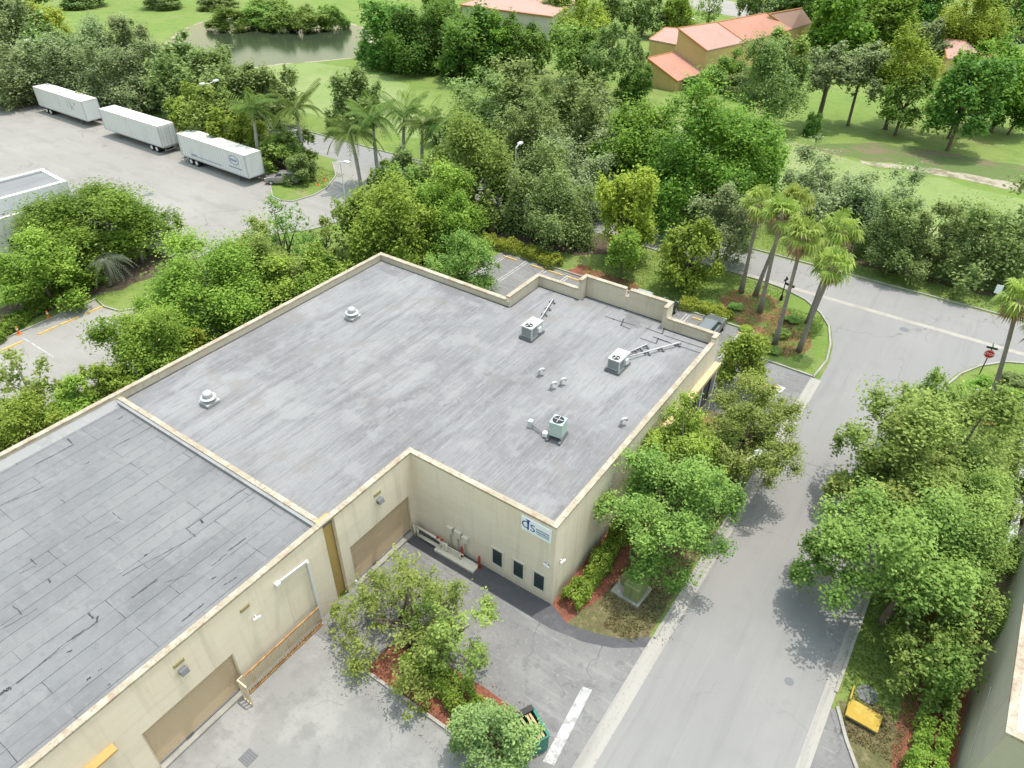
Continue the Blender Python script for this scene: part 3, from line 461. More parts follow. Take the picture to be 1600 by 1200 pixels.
def camera_unit(loc, rz, lab):
    t = thing('security_camera', lab, 'camera', loc, rz); MB().tube([(0, 0, 0), (.16, 0, -.02)], .035, 8).build('bracket', 'white_metal', t)
    MB().tube([(.14, -.22, -.05), (.2, .2, -.1)], .07, 10).build('body', 'white_metal', t)
camera_unit((XF, 10.7, 4.55), 0, 'white twin security camera on the left dock wall below the small vent'); camera_unit((-13.25, YB, 3.55), R(-90), 'white security camera on the window wall near the building corner'); camera_unit((XR, 23.6, 3.5), 0, 'white security camera on the right side wall near the building corner')
t = thing('door_frame', 'white L-shaped steel track with a bracket head fixed to the left dock wall', 'track', (XF, 13.4, 0))
mb = MB(); mb.hexa([(.02, -.95, 5.40), (.12, -.95, 5.40), (.12, .97, 5.2), (.02, .97, 5.2)], [(.02, -.95, 5.5), (.12, -.95, 5.5), (.12, .97, 5.3), (.02, .97, 5.3)]); mb.build('beam', 'white_metal', t)
MB().box(.02, .84, .3, .16, .97, 5.19).build('post', 'white_metal', t); MB().box(.0, -1.22, 5.3, .24, -.96, 5.54).build('bracket_head', 'white_metal', t, bev=.02)
MB().box(-.0, -.7, 1.6, .012, .8, 5.1).build('panel', 'stucco', t)
t = thing('awning', 'small yellow metal awning on the dock wall at the bottom-left edge', 'awning', (XF, 1.2, 4.35)); MB().hexa([(0, -2.2, -.15), (.4, -2.2, -.24), (.4, 1.65, -.24), (0, 1.65, -.15)], [(0, -2.2, 0), (.4, -2.2, -.10), (.4, 1.65, -.10), (0, 1.65, 0)]).build('canopy', surf('awning_tan', (0.42, 0.27, 0.10), [(2, S1, (0.33, 0.21, 0.08), .6, .5, .66)]), t, bev=.02)
mb = MB()
for y in (-1.8, 1.3): mb.tube([(0, y, -.5), (.36, y, -.24)], .03, 6)
mb.build('bracket', 'gate_tan', t)
# sliding gate rolled along the wall
t = thing('rolling_gate', 'tan picket rolling gate with rusty lower edge parked along the left dock wall', 'gate', (-22.95, 11.5, 0))
mb = MB()
for k in range(54): y = -2.5+k*.0945; mb.box(-.02, y-.014, .14, .02, y+.014, 1.62)
mb.build('picket', 'gate_tan', t)
mb = MB(); mb.box(-.035, -2.58, 1.62, .035, 2.62, 1.70); mb.build('top_rail', 'rust', t)
mb = MB(); mb.box(-.04, -2.58, .06, .04, 2.62, .14)
for k in range(54):
    y = -2.5+k*.0945; mb.box(-.026, y-.019, .141, .026, y+.019, .2+.4*abs(math.sin(k*1.7))*(.35+.65*k/53))
mb.build('bottom_rail', 'rust', t)
mb = MB()
for x in (0, .22, .44, .66): mb.box(x-.03, -2.95, .1, x+.03, -2.89, 1.75)
mb.box(-.03, -2.96, 1.75, .7, -2.88, 1.83); mb.box(-.03, -2.96, .06, .7, -2.88, .12); mb.box(-.05, -2.88, .1, .0, -2.6, 1.8); mb.build('end_post', 'gate_tan', t)
# fire-water pipes
t = thing('backflow_pipes', 'cream painted fire-water pipe assembly with valve boxes along the foot of the window wall', 'pipes', (-21.0, 22.35, 0))
mb = MB(); mb.tube([(-2.05, 0, 0), (-2.05, 0, 1.0)], .10); mb.tube([(-1.8, 0, 0), (-1.8, 0, .92)], .07); mb.tube([(-2.05, 0, .95), (-.2, 0, .92), (.6, 0, .75)], .085); mb.tube([(-1.8, 0, .2), (.1, 0, .22)], .12); mb.tube([(.6, 0, 0), (.6, 0, .9)], .08); mb.tube([(1.7, 0, .1), (1.7, 0, .8)], .05); mb.tube([(.6, 0, .75), (1.9, .1, .62)], .04); mb.tube([(.6, 0, .25), (2.6, .1, .2)], .05)
mb.build('pipe', 'trim', t, smooth=True)
mb = MB(); mb.box(-.2, -.35, 0, 2.95, .32, .2); mb.build('plinth', 'trim', t, bev=.03)
for x, z0, w_, h_ in ((.35, 1.55, .42, .5), (.95, 1.5, .5, .55), (1.55, 1.4, .45, .5)):
    MB().box(x, .36, z0, x+w_, .575, z0+h_).build('meter_box', 'trim', t, bev=.02)
mb = MB()
for x in (.55, 1.15, 1.75): mb.tube([(x, .5, .2), (x, .5, 1.5)], .035, 6)
mb.build('conduit', 'galv', t)
for x in (-.1, .25): mb = MB(); mb.lathe((x, -.0, 1.02), [(.1, 0), (.12, .03), (.02, .05), (.02, .1)], 10); mb.build('valve_wheel', 'red', t)
for i, (px, py) in enumerate(((722, 871), (749, 886))):
    c = PZ(px, py, .1); b_ = thing('bollard', ['red steel bollard in front of the meter boxes by the pipe assembly', 'red steel bollard at the end of the plinth nearest the windows'][i], 'bollard', (c[0], c[1], .0))
    MB().lathe((0, 0, 0), [(.09, 0), (.09, 1.05), (.06, 1.12)], 12).build('post', 'red', b_, smooth=True); MB().lathe((0, 0, 0), [(.14, 0), (.14, .03)], 12).build('base_plate', 'red', b_)
c = PZ(569, 972); t = thing('white_pole', 'thin white pole standing in front of the right roller door, half behind the sparse tree', 'pole', (c[0], c[1], 0)); MB().lathe((0, 0, 0), [(.055, 0), (.055, hz(c, 553, 908)), (.03, hz(c, 553, 908)+.03)], 10).build('post', 'white_metal', t); MB().box(-.12, -.12, 0, .12, .12, .05).build('base_plate', 'concrete', t)
# ---- roof equipment
def fan(px, py, lab):
    c = PZ(px, py, RZ); t = thing('exhaust_fan', lab, 'roof fan', (c[0], c[1], RZ)); t.scale = (.72, .72, .78)
    mb = MB(); mb.box(-.62, -.62, 0, .62, .62, .28); mb.box(-.7, -.7, .28, .7, .7, .34); mb.build('curb', 'galv', t, bev=.02)
    MB().lathe((0, 0, .34), [(.5, 0), (.46, .12), (.72, .28), (.76, .33), (.74, .37), (.5, .40)], 28).build('housing', 'galv', t, smooth=True)
    MB().lathe((0, 0, .74), [(.44, 0), (.44, .34), (.38, .44), (.02, .5)], 24).build('motor_cap', 'galv', t, smooth=True)
fan(551, 497, 'round mushroom exhaust fan near the far corner of the grey roof'); fan(328, 630, 'round mushroom exhaust fan near the roof dividing line')
def ac_pack(px, py, lab, zh=1.05):
    c = PZ(px, py, RZ); t = thing('rooftop_ac', lab, 'AC unit', (c[0], c[1], RZ)); t.scale = (.82, .82, .82)
    MB().box(-.58, -.95, .28, .58, .95, .28+zh).build('casing', 'ac_grey', t, bev=.02)
    MB().box(-.62, -.99, .28+zh, .62, .99, .33+zh).build('top_panel', 'ac_top', t, bev=.015)
    mb = MB(); mb.lathe((0, -.52, .331+zh), [(.36, 0), (.36, .03), (.33, .03)], 22); mb.build('fan_grille', 'black', t)
    mb = MB()
    for k in range(3): a = k*2.09; mb.hexa([(.05*math.cos(a), -.52+.05*math.sin(a), .365+zh), (.3*math.cos(a-.3), -.52+.3*math.sin(a-.3), .365+zh), (.3*math.cos(a+.3), -.52+.3*math.sin(a+.3), .365+zh), (.05*math.cos(a+1), -.52+.05*math.sin(a+1), .365+zh)], [(.05*math.cos(a), -.52+.05*math.sin(a), .38+zh), (.3*math.cos(a-.3), -.52+.3*math.sin(a-.3), .38+zh), (.3*math.cos(a+.3), -.52+.3*math.sin(a+.3), .38+zh), (.05*math.cos(a+1), -.52+.05*math.sin(a+1), .38+zh)])
    mb.build('fan_blade', 'galv', t)
    mb = MB()
    for s in (-1, 1):
        for k in range(9): z = .4+k*.095; mb.box(s*.581-.012*(s < 0), -.8, z, s*.581+.012*(s > 0), -.05, z+.05)
    for k in range(9): z = .4+k*.095; mb.box(-.5, -.965, z, .5, -.951, z+.05)
    mb.build('louver', 'galv_dark', t)
    mb = MB(); mb.box(-.72, -1.15, 0, -.55, 1.1, .27); mb.box(.55, -1.15, 0, .72, 1.1, .27); mb.box(-.55, -1.12, .05, .55, -.95, .24); mb.build('skid', 'galv_dark', t)
    mb = MB(); mb.box(.6, .1, .45, .72, .55, .95); mb.build('control_box', 'white_metal', t)
ac_pack(831, 524, 'grey packaged AC unit beside the stepped parapet, left of the two large ones'); ac_pack(965, 574, 'grey packaged AC unit nearer the right roof edge with white ducts', 1.0)
c = PZ(871, 683, RZ); t = thing('condenser', 'square grey-green condenser with round top fan and pipework, nearest the roof front', 'AC unit', (c[0], c[1], RZ), R(8))
MB().box(-.45, -.45, .35, .45, .45, 1.42).build('casing', surf('condenser_green', (0.36, 0.44, 0.42), [(8, (.1, .1, 3), (0.30, 0.37, 0.36), .6, .48, .6)]), t, bev=.03)
MB().lathe((0, 0, 1.421), [(.37, 0), (.37, .03), (.34, .03)], 24).build('fan_grille', 'black', t)
mb = MB()
for k in range(4): a = k*1.57; mb.box(.02, -.03, 1.46, .32, .03, 1.48) if k == 0 else mb.tube([(0, 0, 1.47), (.31*math.cos(a), .31*math.sin(a), 1.47)], .03, 6)
mb.build('fan_guard', 'galv', t)
mb = MB()
for x in (-.5, .35): mb.box(x, -.75, 0, x+.15, .6, .2); mb.box(x+.03, -.5, .2, x+.12, .5, .35)
mb.build('stand', 'galv_dark', t)
mb = MB(); mb.box(-.85, -.5, .1, -.5, -.2, .4); mb.build('junction_box', 'white_metal', t)
c2 = PZ(832, 664, RZ)-PZ(871, 683, RZ); mb = MB(); mb.tube([(c2[0], c2[1], .45), (c2[0]*.9, c2[1]*.9-.05, .3), (-.8, -.35, .22), (-.45, -.2, .5)], .035, 6); mb.tube([(c2[0], c2[1]+.08, .35), (c2[0]*.9, c2[1]*.9, .18), (-.8, -.2, .12)], .03, 6); mb.build('line_set', 'galv_dark', t)
mb = MB(); mb.box(c2[0]-.16, c2[1]-.12, 0, c2[0]+.16, c2[1]+.2, .55); mb.build('pipe_portal', 'ac_grey', t, bev=.03)
for px, py, s, lab in ((842, 588, 1, 'galvanised gooseneck roof vent farthest left of the group near the condenser'), (861, 609, .95, 'galvanised gooseneck roof vent nearest the condenser, left one of the close pair'), (876, 603, 1, 'galvanised gooseneck roof vent, right one of the close pair'), (970, 666, 1, 'galvanised gooseneck roof vent by the right roof edge')):
    c = PZ(px, py, RZ); t = thing('gooseneck_vent', lab, 'roof vent', (c[0], c[1], RZ), R(10)); r_ = .11*s
    MB().tube([(0, 0, .05), (0, 0, .42), (.03, .04, .58), (.12, .14, .68), (.24, .26, .66), (.32, .34, .52)], [r_]*4+[r_*1.1, r_*1.2], 10).build('pipe', 'galv', t, smooth=True); t.scale = (.85, .85, .85); MB().box(-.2, -.2, 0, .2, .2, .05).build('flashing', 'galv_dark', t)
def ductline(pts, lab, rad):
    P = [PZ(*p, RZ) for p in pts]; c = P[0]; t = thing('roof_duct', lab, 'duct', (c[0], c[1], RZ)); rad *= .75; q = [(p[0]-c[0], p[1]-c[1], .30) for p in P]
    mb = MB(); mb.tube(q+[(q[-1][0]+.05, q[-1][1]+.05, .1)], rad, 8); mb.build('duct', 'ac_top', t, smooth=True)
    mb = MB()
    for f in (.35, .62, .95):
        x, y = [q[0][i]+(q[-1][i]-q[0][i])*f for i in (0, 1)]
        for s in (-.2, .2): mb.box(x+s-.08, y-.06, 0, x+s+.08, y+.06, .14)
        mb.box(x-.15, y-.02, .1, x+.15, y+.02, .25)
    mb.build('support', 'galv_dark', t)
ductline([(843, 505), (864, 472)], 'white roof duct running from the left AC unit towards the stepped parapet', .07)
ductline([(983, 562), (1062, 540)], 'white roof duct running from the right AC unit towards the right roof corner', .08)
ductline([(981, 556), (1010, 543)], 'short white roof duct beside the right AC unit', .06)
# ================================================================== neighbouring buildings
nb = thing('neighbour_building', 'sage beige building with white flat roof at the lower-right edge', 'building', (8.5, 24.4, 0))
mb = MB(); mb.box(0, 0, 0, .3, 16, 6.45); mb.box(.3, 0, 0, 20, .3, 6.45); mb.box(19.7, .3, 0, 20, 16, 6.45); mb.box(0, 16, 0, 20, 16.3, 6.45); mb.build('wall', 'right_wall', nb)
MB().sheet([(.15, .15), (19.8, .15), (19.8, 16.1), (.15, 16.1)], 6.25).build('roof', 'white_roof', nb)
mb = MB(); mb.box(-.04, -.04, 6.45, .34, 16.3, 6.62); mb.box(.34, -.04, 6.45, 20.04, .34, 6.62); mb.box(.34, 15.96, 6.45, 20.04, 16.34, 6.6); mb.build('coping', 'coping', nb)
mb = MB()
for k in range(14): mb.box(-.42, 15.2+k*.55, .4, 0, 15.32+k*.55, 3.6)
mb.box(-.46, 15.0, 3.6, 0, 23.0, 3.8); mb.build('louvre_screen', 'galv', nb)
mb = MB(); mb.box(.3, 16.5, 0, 19.8, 34, 5.6); mb.build('rear_block', 'right_wall', nb)
mb = MB(); mb.tube([(-.04, 4.4, 3.7), (-.08, 4.4, 3.7)], .06, 8); mb.tube([(-.03, 4.4, 3.7), (-.03, 1.2, 2.1)], .012, 5); mb.build('wall_cable', 'galv', nb)
# left neighbour: white block with ribbed metal roof
lb = thing('white_warehouse', 'white-walled warehouse with ribbed grey metal roof cut by the left edge', 'building', (-92, 28, 0))
ea, eb, ec, ed = [PZ(*p, 6.0) for p in ((68, 264), (99, 283), (-60, 297), (-60, 332))]
u = (ea-ec)/np.linalg.norm(ea-ec); v_ = np.array([u[1], -u[0], 0]); Wd = float(np.dot(eb-ea, v_)); O = ea
def LB(a, b_): q = O-u*a+v_*b_; return (q[0], q[1])
def lbox(mb, a0, a1, b0, b1, z0, z1): mb.prism([LB(a0, b0), LB(a1, b0), LB(a1, b1), LB(a0, b1)], z0, z1)
Wd = max(Wd, 4.5)
mb = MB(); lbox(mb, 0, 30, 0, .5, 0, 6.1); lbox(mb, 0, .4, .5, Wd, 0, 6.0); lbox(mb, 0, 30, Wd, Wd+.5, 0, 6.1); mb.build('wall', 'white_metal', lb, True)
mb = MB(); lbox(mb, .4, 30, .5, Wd, 5.7, 5.92); mb.build('roof', 'grey_metal', lb, True)
mb = MB(); lbox(mb, .5, 30, .5, .85, 5.92, 5.96); mb.build('roof_gutter', 'galv_dark', lb, True)
mb = MB(); lbox(mb, .8, 30, Wd+.5, Wd+2.3, 4.4, 4.6); mb.build('lower_roof', 'grey_metal', lb, True)
mb = MB(); lbox(mb, 1.2, 30, Wd+2.3, Wd+2.6, 0, 4.9); mb.build('front_wall', 'white_metal', lb, True)
mb = MB()
for k in range(5): lbox(mb, 3+k*4, 4.4+k*4, Wd+2.6, Wd+2.65, .8, 2.6)
mb.build('window', 'glass', lb, True)
# ---- houses
def vslope_house(name, lab, hiL, hiR, loL, loR, mats, base=0.0, group=None):
    """mono-pitch house: four eave points (hi edge at the back, lo edge to the front)"""
    c = (np.array(hiL)+np.array(loR))/2; t = thing(name, lab, 'house', (c[0], c[1], 0), group=group)
    P = [np.array(p, float) for p in (loL, loR, hiR, hiL)]
    MB().hexa([(*p[:2], 0) for p in P], [(p[0], p[1], p[2]-.12) for p in P]).build('wall', mats[0], t, True)
    m_ = sum(P)/4; Q = [m_+(p-m_)*1.035 for p in P]
    MB().hexa([(q[0], q[1], q[2]-.10) for q in Q], [(q[0], q[1], q[2]+.12) for q in Q]).build('roof', mats[1], t, True)
    mb = MB()
    for a, b_ in ((0, 3), (3, 2)): mb.tube([Q[a]+(0, 0, .12), Q[b_]+(0, 0, .12)], .12, 6)
    mb.build('roof_trim', 'tile_trim', t, True)
    d = (P[1]-P[0]); d = d/np.linalg.norm(d); n = np.array([d[1], -d[0], 0]); n /= np.linalg.norm(n); L0 = np.linalg.norm(P[1]-P[0])
    for f in (.25, .7):
        a = P[0]+d*L0*f; h = min(P[0][2]-.5, 2.1); MB().hexa([(*(a+n*.03)[:2], .6), (*(a+d*1.6+n*.03)[:2], .6), (*(a+d*1.6+n*.01)[:2], .6), (*(a+n*.01)[:2], .6)], [(*(a+n*.03)[:2], h), (*(a+d*1.6+n*.03)[:2], h), (*(a+d*1.6+n*.01)[:2], h), (*(a+n*.01)[:2], h)]).build('window', 'glass', t, True)
    return t
bL, bR = PZ(1008, 133), PZ(1056, 144); zl, zh_ = hz(bR, 1059, 127), hz(bL, 1012, 92)
bR = np.array([*bR[:2], zl]); bL = np.array([*bL[:2], zh_]); ln = PZ(1100, 113, zl)-PZ(1059, 127, zl); ln2 = PZ(1055, 82, zh_)-PZ(1012, 92, zh_)
vslope_house('town_house', 'lowest yellow house wing with a faded terracotta roof, its blank gable facing the lawn', bL, bL+ln2, bR, bR+ln, ('house_wall', 'tile_red'))
loA = bR+ln; hiA = bL+ln2; z1 = hz(loA, 1103, 79); z2 = hz(hiA, 1062, 48)+.3
def up(p, z): return np.array([p[0], p[1], z])
mid_lo, mid_hi = PZ(1165, 66, z1), PZ(1122, 36, z2); far_lo, far_hi = PZ(1236, 46, z1), PZ(1196, 22, z2)
vslope_house('town_house', 'yellow house with pale pink tiled roof, second from the lawn end of the terrace', up(hiA, z2), mid_hi, up(loA, z1), mid_lo, ('house_wall', 'tile_pink'))
vslope_house('town_house', 'terrace house with salmon-red tiled roof between two pink roofs', mid_hi+(0, 0, .02), far_hi, mid_lo+(0, 0, .02), far_lo, ('house_wall', 'tile_red'))
vslope_house('town_house', 'farthest terrace house with pale pink roof beside the round dark tree', PZ(1202, 23, z2), PZ(1252, 14, z2), PZ(1236, 46, z1-.3), PZ(1268, 36, z1-.3), ('house_wall', 'tile_pink'))
a = PZ(1017, 62, 5.5); vslope_house('town_house', 'small yellow annex with pink roof at the back of the nearest terrace end', PZ(1040, 44, 6.4), PZ(1064, 46, 6.4), PZ(1015, 62, 5.2), PZ(1056, 70, 5.2), ('house_wall', 'tile_pink'))
vslope_house('town_house', 'grey-walled house with pink roof behind the dark ficus clump at the top middle', PZ(722, 8, 7.5), PZ(790, -14, 7.5), PZ(862, 26, 5.2), PZ(905, 0, 5.2), ('house_wall2', 'tile_pink'))
vslope_house('town_house', 'white-walled cottage with orange-red roof between the trees near the top right', PZ(1455, 22, 4.2), PZ(1480, 18, 4.2), PZ(1438, 36, 3), PZ(1478, 38, 3), ('white_metal', 'tile_red'))
vslope_house('town_house', 'house with weathered pink roof half hidden behind the park trees at right', PZ(1475, 62, 5.5), PZ(1510, 66, 5.5), PZ(1480, 92, 3.5), PZ(1535, 90, 3.5), ('house_wall', 'tile_pink'))
vslope_house('town_house', 'house with worn rosy roof low behind the rightmost park trees', PZ(1528, 85, 4.5), PZ(1575, 92, 4.5), PZ(1525, 102, 3), PZ(1580, 106, 3), ('house_wall2', 'tile_pink'))
vslope_house('town_house', 'pink-roofed house cut by the top-right corner of the photo', PZ(1588, 5, 6), PZ(1640, 12, 6), PZ(1585, 22, 4), PZ(1640, 32, 4), ('house_wall2', 'tile_pink'))
# ================================================================== VEHICLES
def car(name, lab, loc, rz, paint, Lc=4.7, W=1.85, H=1.5, suv=False, cat='car'):
    t = thing(name, lab, cat, loc, rz); h, w2 = Lc/2, W/2; hood = .72*H if suv else .64*H
    # body: cross sections along the length (front = +x)
    secs = [(-h, .45, hood*.86, .86), (-h+.12, .28, hood*.97, .96), (-h*.55, .24, hood, 1), (0, .24, hood, 1), (h*.45, .24, hood*.98, 1), (h*.8, .26, hood*.88, .97), (h-.08, .30, hood*.74, .9), (h, .42, hood*.62, .8)]
    mb = MB(); vs = []
    for x, z0, z1, k in secs:
        vs += [(x, -w2*k*.92, z0), (x, -w2*k, (z0+z1)*.5), (x, -w2*k*.94, z1-.05), (x, -w2*k*.8, z1), (x, w2*k*.8, z1), (x, w2*k*.94, z1-.05), (x, w2*k, (z0+z1)*.5), (x, w2*k*.92, z0)]
    n = 8; fs = [(i*n+k, i*n+(k+1) % n, (i+1)*n+(k+1) % n, (i+1)*n+k) for i in range(len(secs)-1) for k in range(n)]+[tuple(range(n-1, -1, -1)), tuple(range((len(secs)-1)*n, len(secs)*n))]
    mb.add(vs, fs); mb.build('body', paint, t, smooth=False, bev=.03)
    r0, r1, f0, f1 = (-h*.88, -h*.72, h*.12, h*.40) if suv else (-h*.66, -h*.40, h*.10, h*.42)
    q = w2*.8; p = w2*.66
    MB().hexa([(r0, -q, hood-.02), (f1, -q, hood-.03), (f1, q, hood-.03), (r0, q, hood-.02)], [(r1, -p, H-.05), (f0, -p, H-.05), (f0, p, H-.05), (r1, p, H-.05)]).build('windows', 'glass', t, bev=.02)
    MB().hexa([(r1-.06, -p-.02, H-.05), (f0+.05, -p-.02, H-.05), (f0+.05, p+.02, H-.05), (r1-.06, p+.02, H-.05)], [(r1+.05, -p*.9, H), (f0-.08, -p*.9, H), (f0-.08, p*.9, H), (r1+.05, p*.9, H)]).build('roof', paint, t, bev=.02)
    mb = MB()
    for s in (-1, 1):
        for a, b_ in (((r0, hood), (r1, H-.05)), ((f1, hood), (f0, H-.05)), (((r0+f1)/2, hood), ((r1+f0)/2, H-.05))): mb.tube([(a[0], s*q*1.01, a[1]), (b_[0], s*p*1.02, b_[1])], .035, 5)
    mb.build('pillar', paint, t)
    for sx in (-.60, .62):
        for s in (-1, 1):
            MB().tube([(h*sx, s*(w2-.24), .33), (h*sx, s*(w2+.005), .33)], .33, 16).build('wheel', 'rubber', t); ww = t.children[-1] if False else [c for c in bpy.data.objects if c.parent == t and c.name.startswith('wheel')][-1]
            MB().tube([(h*sx, s*(w2-.02), .33), (h*sx, s*(w2+.015), .33)], .2, 12).build('rim', 'galv', ww)
    for s in (-1, 1):
        MB().box(h-.2, s*w2*.62-.2, hood*.60, h-.03, s*w2*.62+.2, hood*.73).build('headlight', 'lamp_clear', t, bev=.02)
        MB().box(-h-.01, s*w2*.66-.17, hood*.68, -h+.1, s*w2*.66+.17, hood*.86).build('taillight', 'lamp_red', t, bev=.02)
    for s in (-1, 1): MB().box(f1-.35, s*(w2*.82+.09)-.09, hood, f1-.2, s*(w2*.82+.09)+.09, hood+.13).build('mirror', paint, t, bev=.02)
    return t
def at(px, py, z=0.0): c = PZ(px, py, z); return (float(c[0]), float(c[1]), 0.0)
car('parked_car', 'dark grey car with pale roof parked behind the far right roof corner', (-16.9, 56.6, 0), R(90), 'car_grey', 4.9, 1.9, 1.55, True)
car('parked_car', 'dark car half hidden behind the right end of the tall rear parapet', (-21.9, 56.9, 0), R(90), 'car_dark', 4.8, 1.9, 1.6, True)
car('parked_car', 'silver car showing only its nose above the tall parapet', (-24.7, 57.0, 0), R(-90), 'car_silver', 4.7, 1.85, 1.55)
c = at(440, 288); car('parked_car', 'taupe hatchback parked under shrubs beside the kerbed grass island', (c[0]-.2, c[1]+.5, 0), R(215), 'car_taupe', 4.5, 1.8, 1.6, True)
c = at(1578, 63); car('parked_car', 'dark car parked by the houses near the top-right corner', c, R(20), 'car_dark')
c = at(1596, 68); car('parked_car', 'black car at the right edge by the top-right houses', c, R(25), 'black')
c = at(1563, 58); car('parked_car', 'white car parked behind the thin tree near the top-right corner', c, R(20), 'car_white')
c = at(1062, 38); car('parked_car', 'white car in the drive behind the terrace houses', (c[0], c[1]+4, 0), R(60), 'car_white')
def trailer(lab, x0, x1, yf, ang, rear, deco):
    Lt = 15.2; cx = (x0+x1)/2; t = thing('semi_trailer', lab, 'trailer', (cx, yf+1.3, 0), R(ang)+(math.pi if rear < 0 else 0), 'white box trailers parked along the trees')
    h = Lt/2; w2 = 1.28
    MB().box(-h, -w2, 1.12, h, w2, 4.05).build('box', 'white_metal', t, bev=.03)
    MB().box(-h-.02, -w2-.02, 4.05, h+.02, w2+.02, 4.10).build('roof', surf('trailer_roof', (0.58, 0.565, 0.53), [(.8, S1, (0.42, 0.40, 0.36), .7, .46, .64), (4, S1, (0.35, 0.32, 0.27), .5, .55, .7)]) if 'trailer_roof' not in bpy.data.materials else bpy.data.materials['trailer_roof'], t)
    for s in (-1, 1):
        mb = MB()
        for k in range(24): x = -h+.35+k*.63; mb.box(x-.015, min(s*w2, s*(w2+.012)), 1.2, x+.015, max(s*w2, s*(w2+.012)), 4.0)
        mb.build('side_ribs', 'galv', t)
    mb = MB(); mb.box(-h-.03, -w2-.03, 1.0, h+.03, w2+.03, 1.12); mb.box(-h+.3, -.5, .75, h-1, .5, 1.0)
    for s in (-1, 1): mb.box(-h-.035, s*(w2+.005)-.04, 1.12, -h+.08, s*(w2+.005)+.04, 4.07); mb.box(h-.08, s*(w2+.005)-.04, 1.12, h+.035, s*(w2+.005)+.04, 4.07)
    mb.build('frame', 'galv', t)
    mb = MB()                                                          # rear doors at -x
    mb.box(-h-.05, -1.2, 1.2, -h-.005, -.02, 3.95); mb.box(-h-.05, .02, 1.2, -h-.005, 1.2, 3.95); d = mb.build('rear_door', 'white_metal', t)
    mb = MB()
    for y in (-.9, -.35, .35, .9): mb.tube([(-h-.08, y, 1.2), (-h-.08, y, 3.9)], .025, 5)
    mb.build('lock_rod', 'galv', d)
    mb = MB(); mb.box(-h-.1, -1.15, .5, -h, 1.15, .6); mb.box(-h-.06, -1.0, .6, -h, -.9, 1.0); mb.box(-h-.06, .9, .6, -h, 1.0, 1.0); mb.build('bumper', 'galv_dark', t)
    for wx in (-h+1.9, -h+3.2):
        for s in (-1, 1):
            o = MB().tube([(wx, s*(w2-.62), .5), (wx, s*(w2-.04), .5)], .5, 18).build('wheel', 'rubber', t); MB().tube([(wx, s*(w2-.1), .5), (wx, s*(w2-.02), .5)], .29, 14).build('rim', 'white_metal', o)
    mb = MB(); mb.box(-h+1.2, -.9, .62, -h+3.9, .9, .98); mb.build('bogie', 'black', t)
    for s in (-1, 1): MB().box(h-3.0, s*.8-.08, .06, h-2.84, s*.8+.08, 1.0).box(h-3.1, s*.8-.16, 0, h-2.74, s*.8+.16, .06).build('landing_leg', 'galv_dark', t)
    s = -1 if rear > 0 else 1; y = s*(w2+.006)
    if deco == 'oval':
        mb = MB(); rng = random.Random(5); cx_ = 5.0*(1 if rear > 0 else -1)*1
        for r0, r1 in ((1.05, .93),):
            for k in range(28):
                a, b_ = 2*math.pi*k/28, 2*math.pi*(k+1)/28; P = [(r0*math.cos(a), .62*r0*math.sin(a)), (r0*math.cos(b_), .62*r0*math.sin(b_)), (r1*math.cos(b_), .62*r1*math.sin(b_)), (r1*math.cos(a), .62*r1*math.sin(a))]
                mb.hexa([(cx_+p[0], y, 2.95+p[1]) for p in P], [(cx_+p[0], y+s*.012, 2.95+p[1]) for p in P])
        for k in range(7): mb.box(cx_-.75+k*.21, min(y, y+s*.012), 2.8, cx_-.62+k*.21, max(y, y+s*.012), 3.08)
        for k in range(12): mb.box(cx_-1.3+k*.23, min(y, y+s*.012), 1.85, cx_-1.15+k*.23, max(y, y+s*.012), 2.0)
        for k in range(26):
            x = cx_+(-1 if rear > 0 else 1)*(3.2+k*.27); hh = .12+.16*(k > 20); mb.box(x-.09, min(y, y+s*.012), 1.5, x+.09, max(y, y+s*.012), 1.5+hh)
        mb.build('lettering', 'sign_slate', t)
    if deco == 'smudge':
        mb = MB(); rng = random.Random(2)
        for k in range(9): x = 3.6+rng.uniform(-1, 1.4); z = 2.3+rng.uniform(-.5, .8); mb.box(x-.12, min(y, y+s*.01), z, x+.12, max(y, y+s*.01), z+rng.uniform(.3, .8))
        mb.build('graphic', 'galv', t)
    return t
trailer('white box trailer farthest left under the trees with grey smudged side', -137.6, -122.3, 56.8, -.5, 1, 'smudge')
trailer('plain white box trailer in the middle of the three, rear doors to the right', -116.7, -101.1, 56.25, -.2, -1, '')
trailer('white box trailer nearest the parked car with an oval logo on its side', -96.4, -81.3, 55.85, -1.5, 1, 'oval')
# ================================================================== SIGNS, POSTS, STREET FURNITURE
c = at(1530, 585); t = thing('stop_sign', 'red octagonal stop sign with street name blades at the right street corner', 'sign', c, R(6))
hs = hz(c, 1546, 553); MB().lathe((0, 0, 0), [(.045, 0), (.045, hs+.55)], 8).build('post', 'black', t)
mb = MB(); P = [(.42*math.cos(R(22.5+45*k)), .42*math.sin(R(22.5+45*k))) for k in range(8)]
mb.add([(x, -.06, hs+z) for x, z in P]+[(x, -.03, hs+z) for x, z in P], [tuple(range(8)), tuple(range(15, 7, -1))]+[(k, 8+k, 8+(k+1) % 8, (k+1) % 8) for k in range(8)]); mb.build('plate', 'sign_red', t)
mb = MB()
for k in range(8):
    a, b_ = P[k], P[(k+1) % 8]; q = [(a[0]*.96, a[1]*.96), (b_[0]*.96, b_[1]*.96), (b_[0]*.89, b_[1]*.89), (a[0]*.89, a[1]*.89)]; mb.hexa([(x, -.066, hs+z) for x, z in q], [(x, -.061, hs+z) for x, z in q])
mb.build('border', 'sign_white', t); text_mesh('lettering', 'STOP', .32, 'sign_white', t, T(0, -.064, hs))
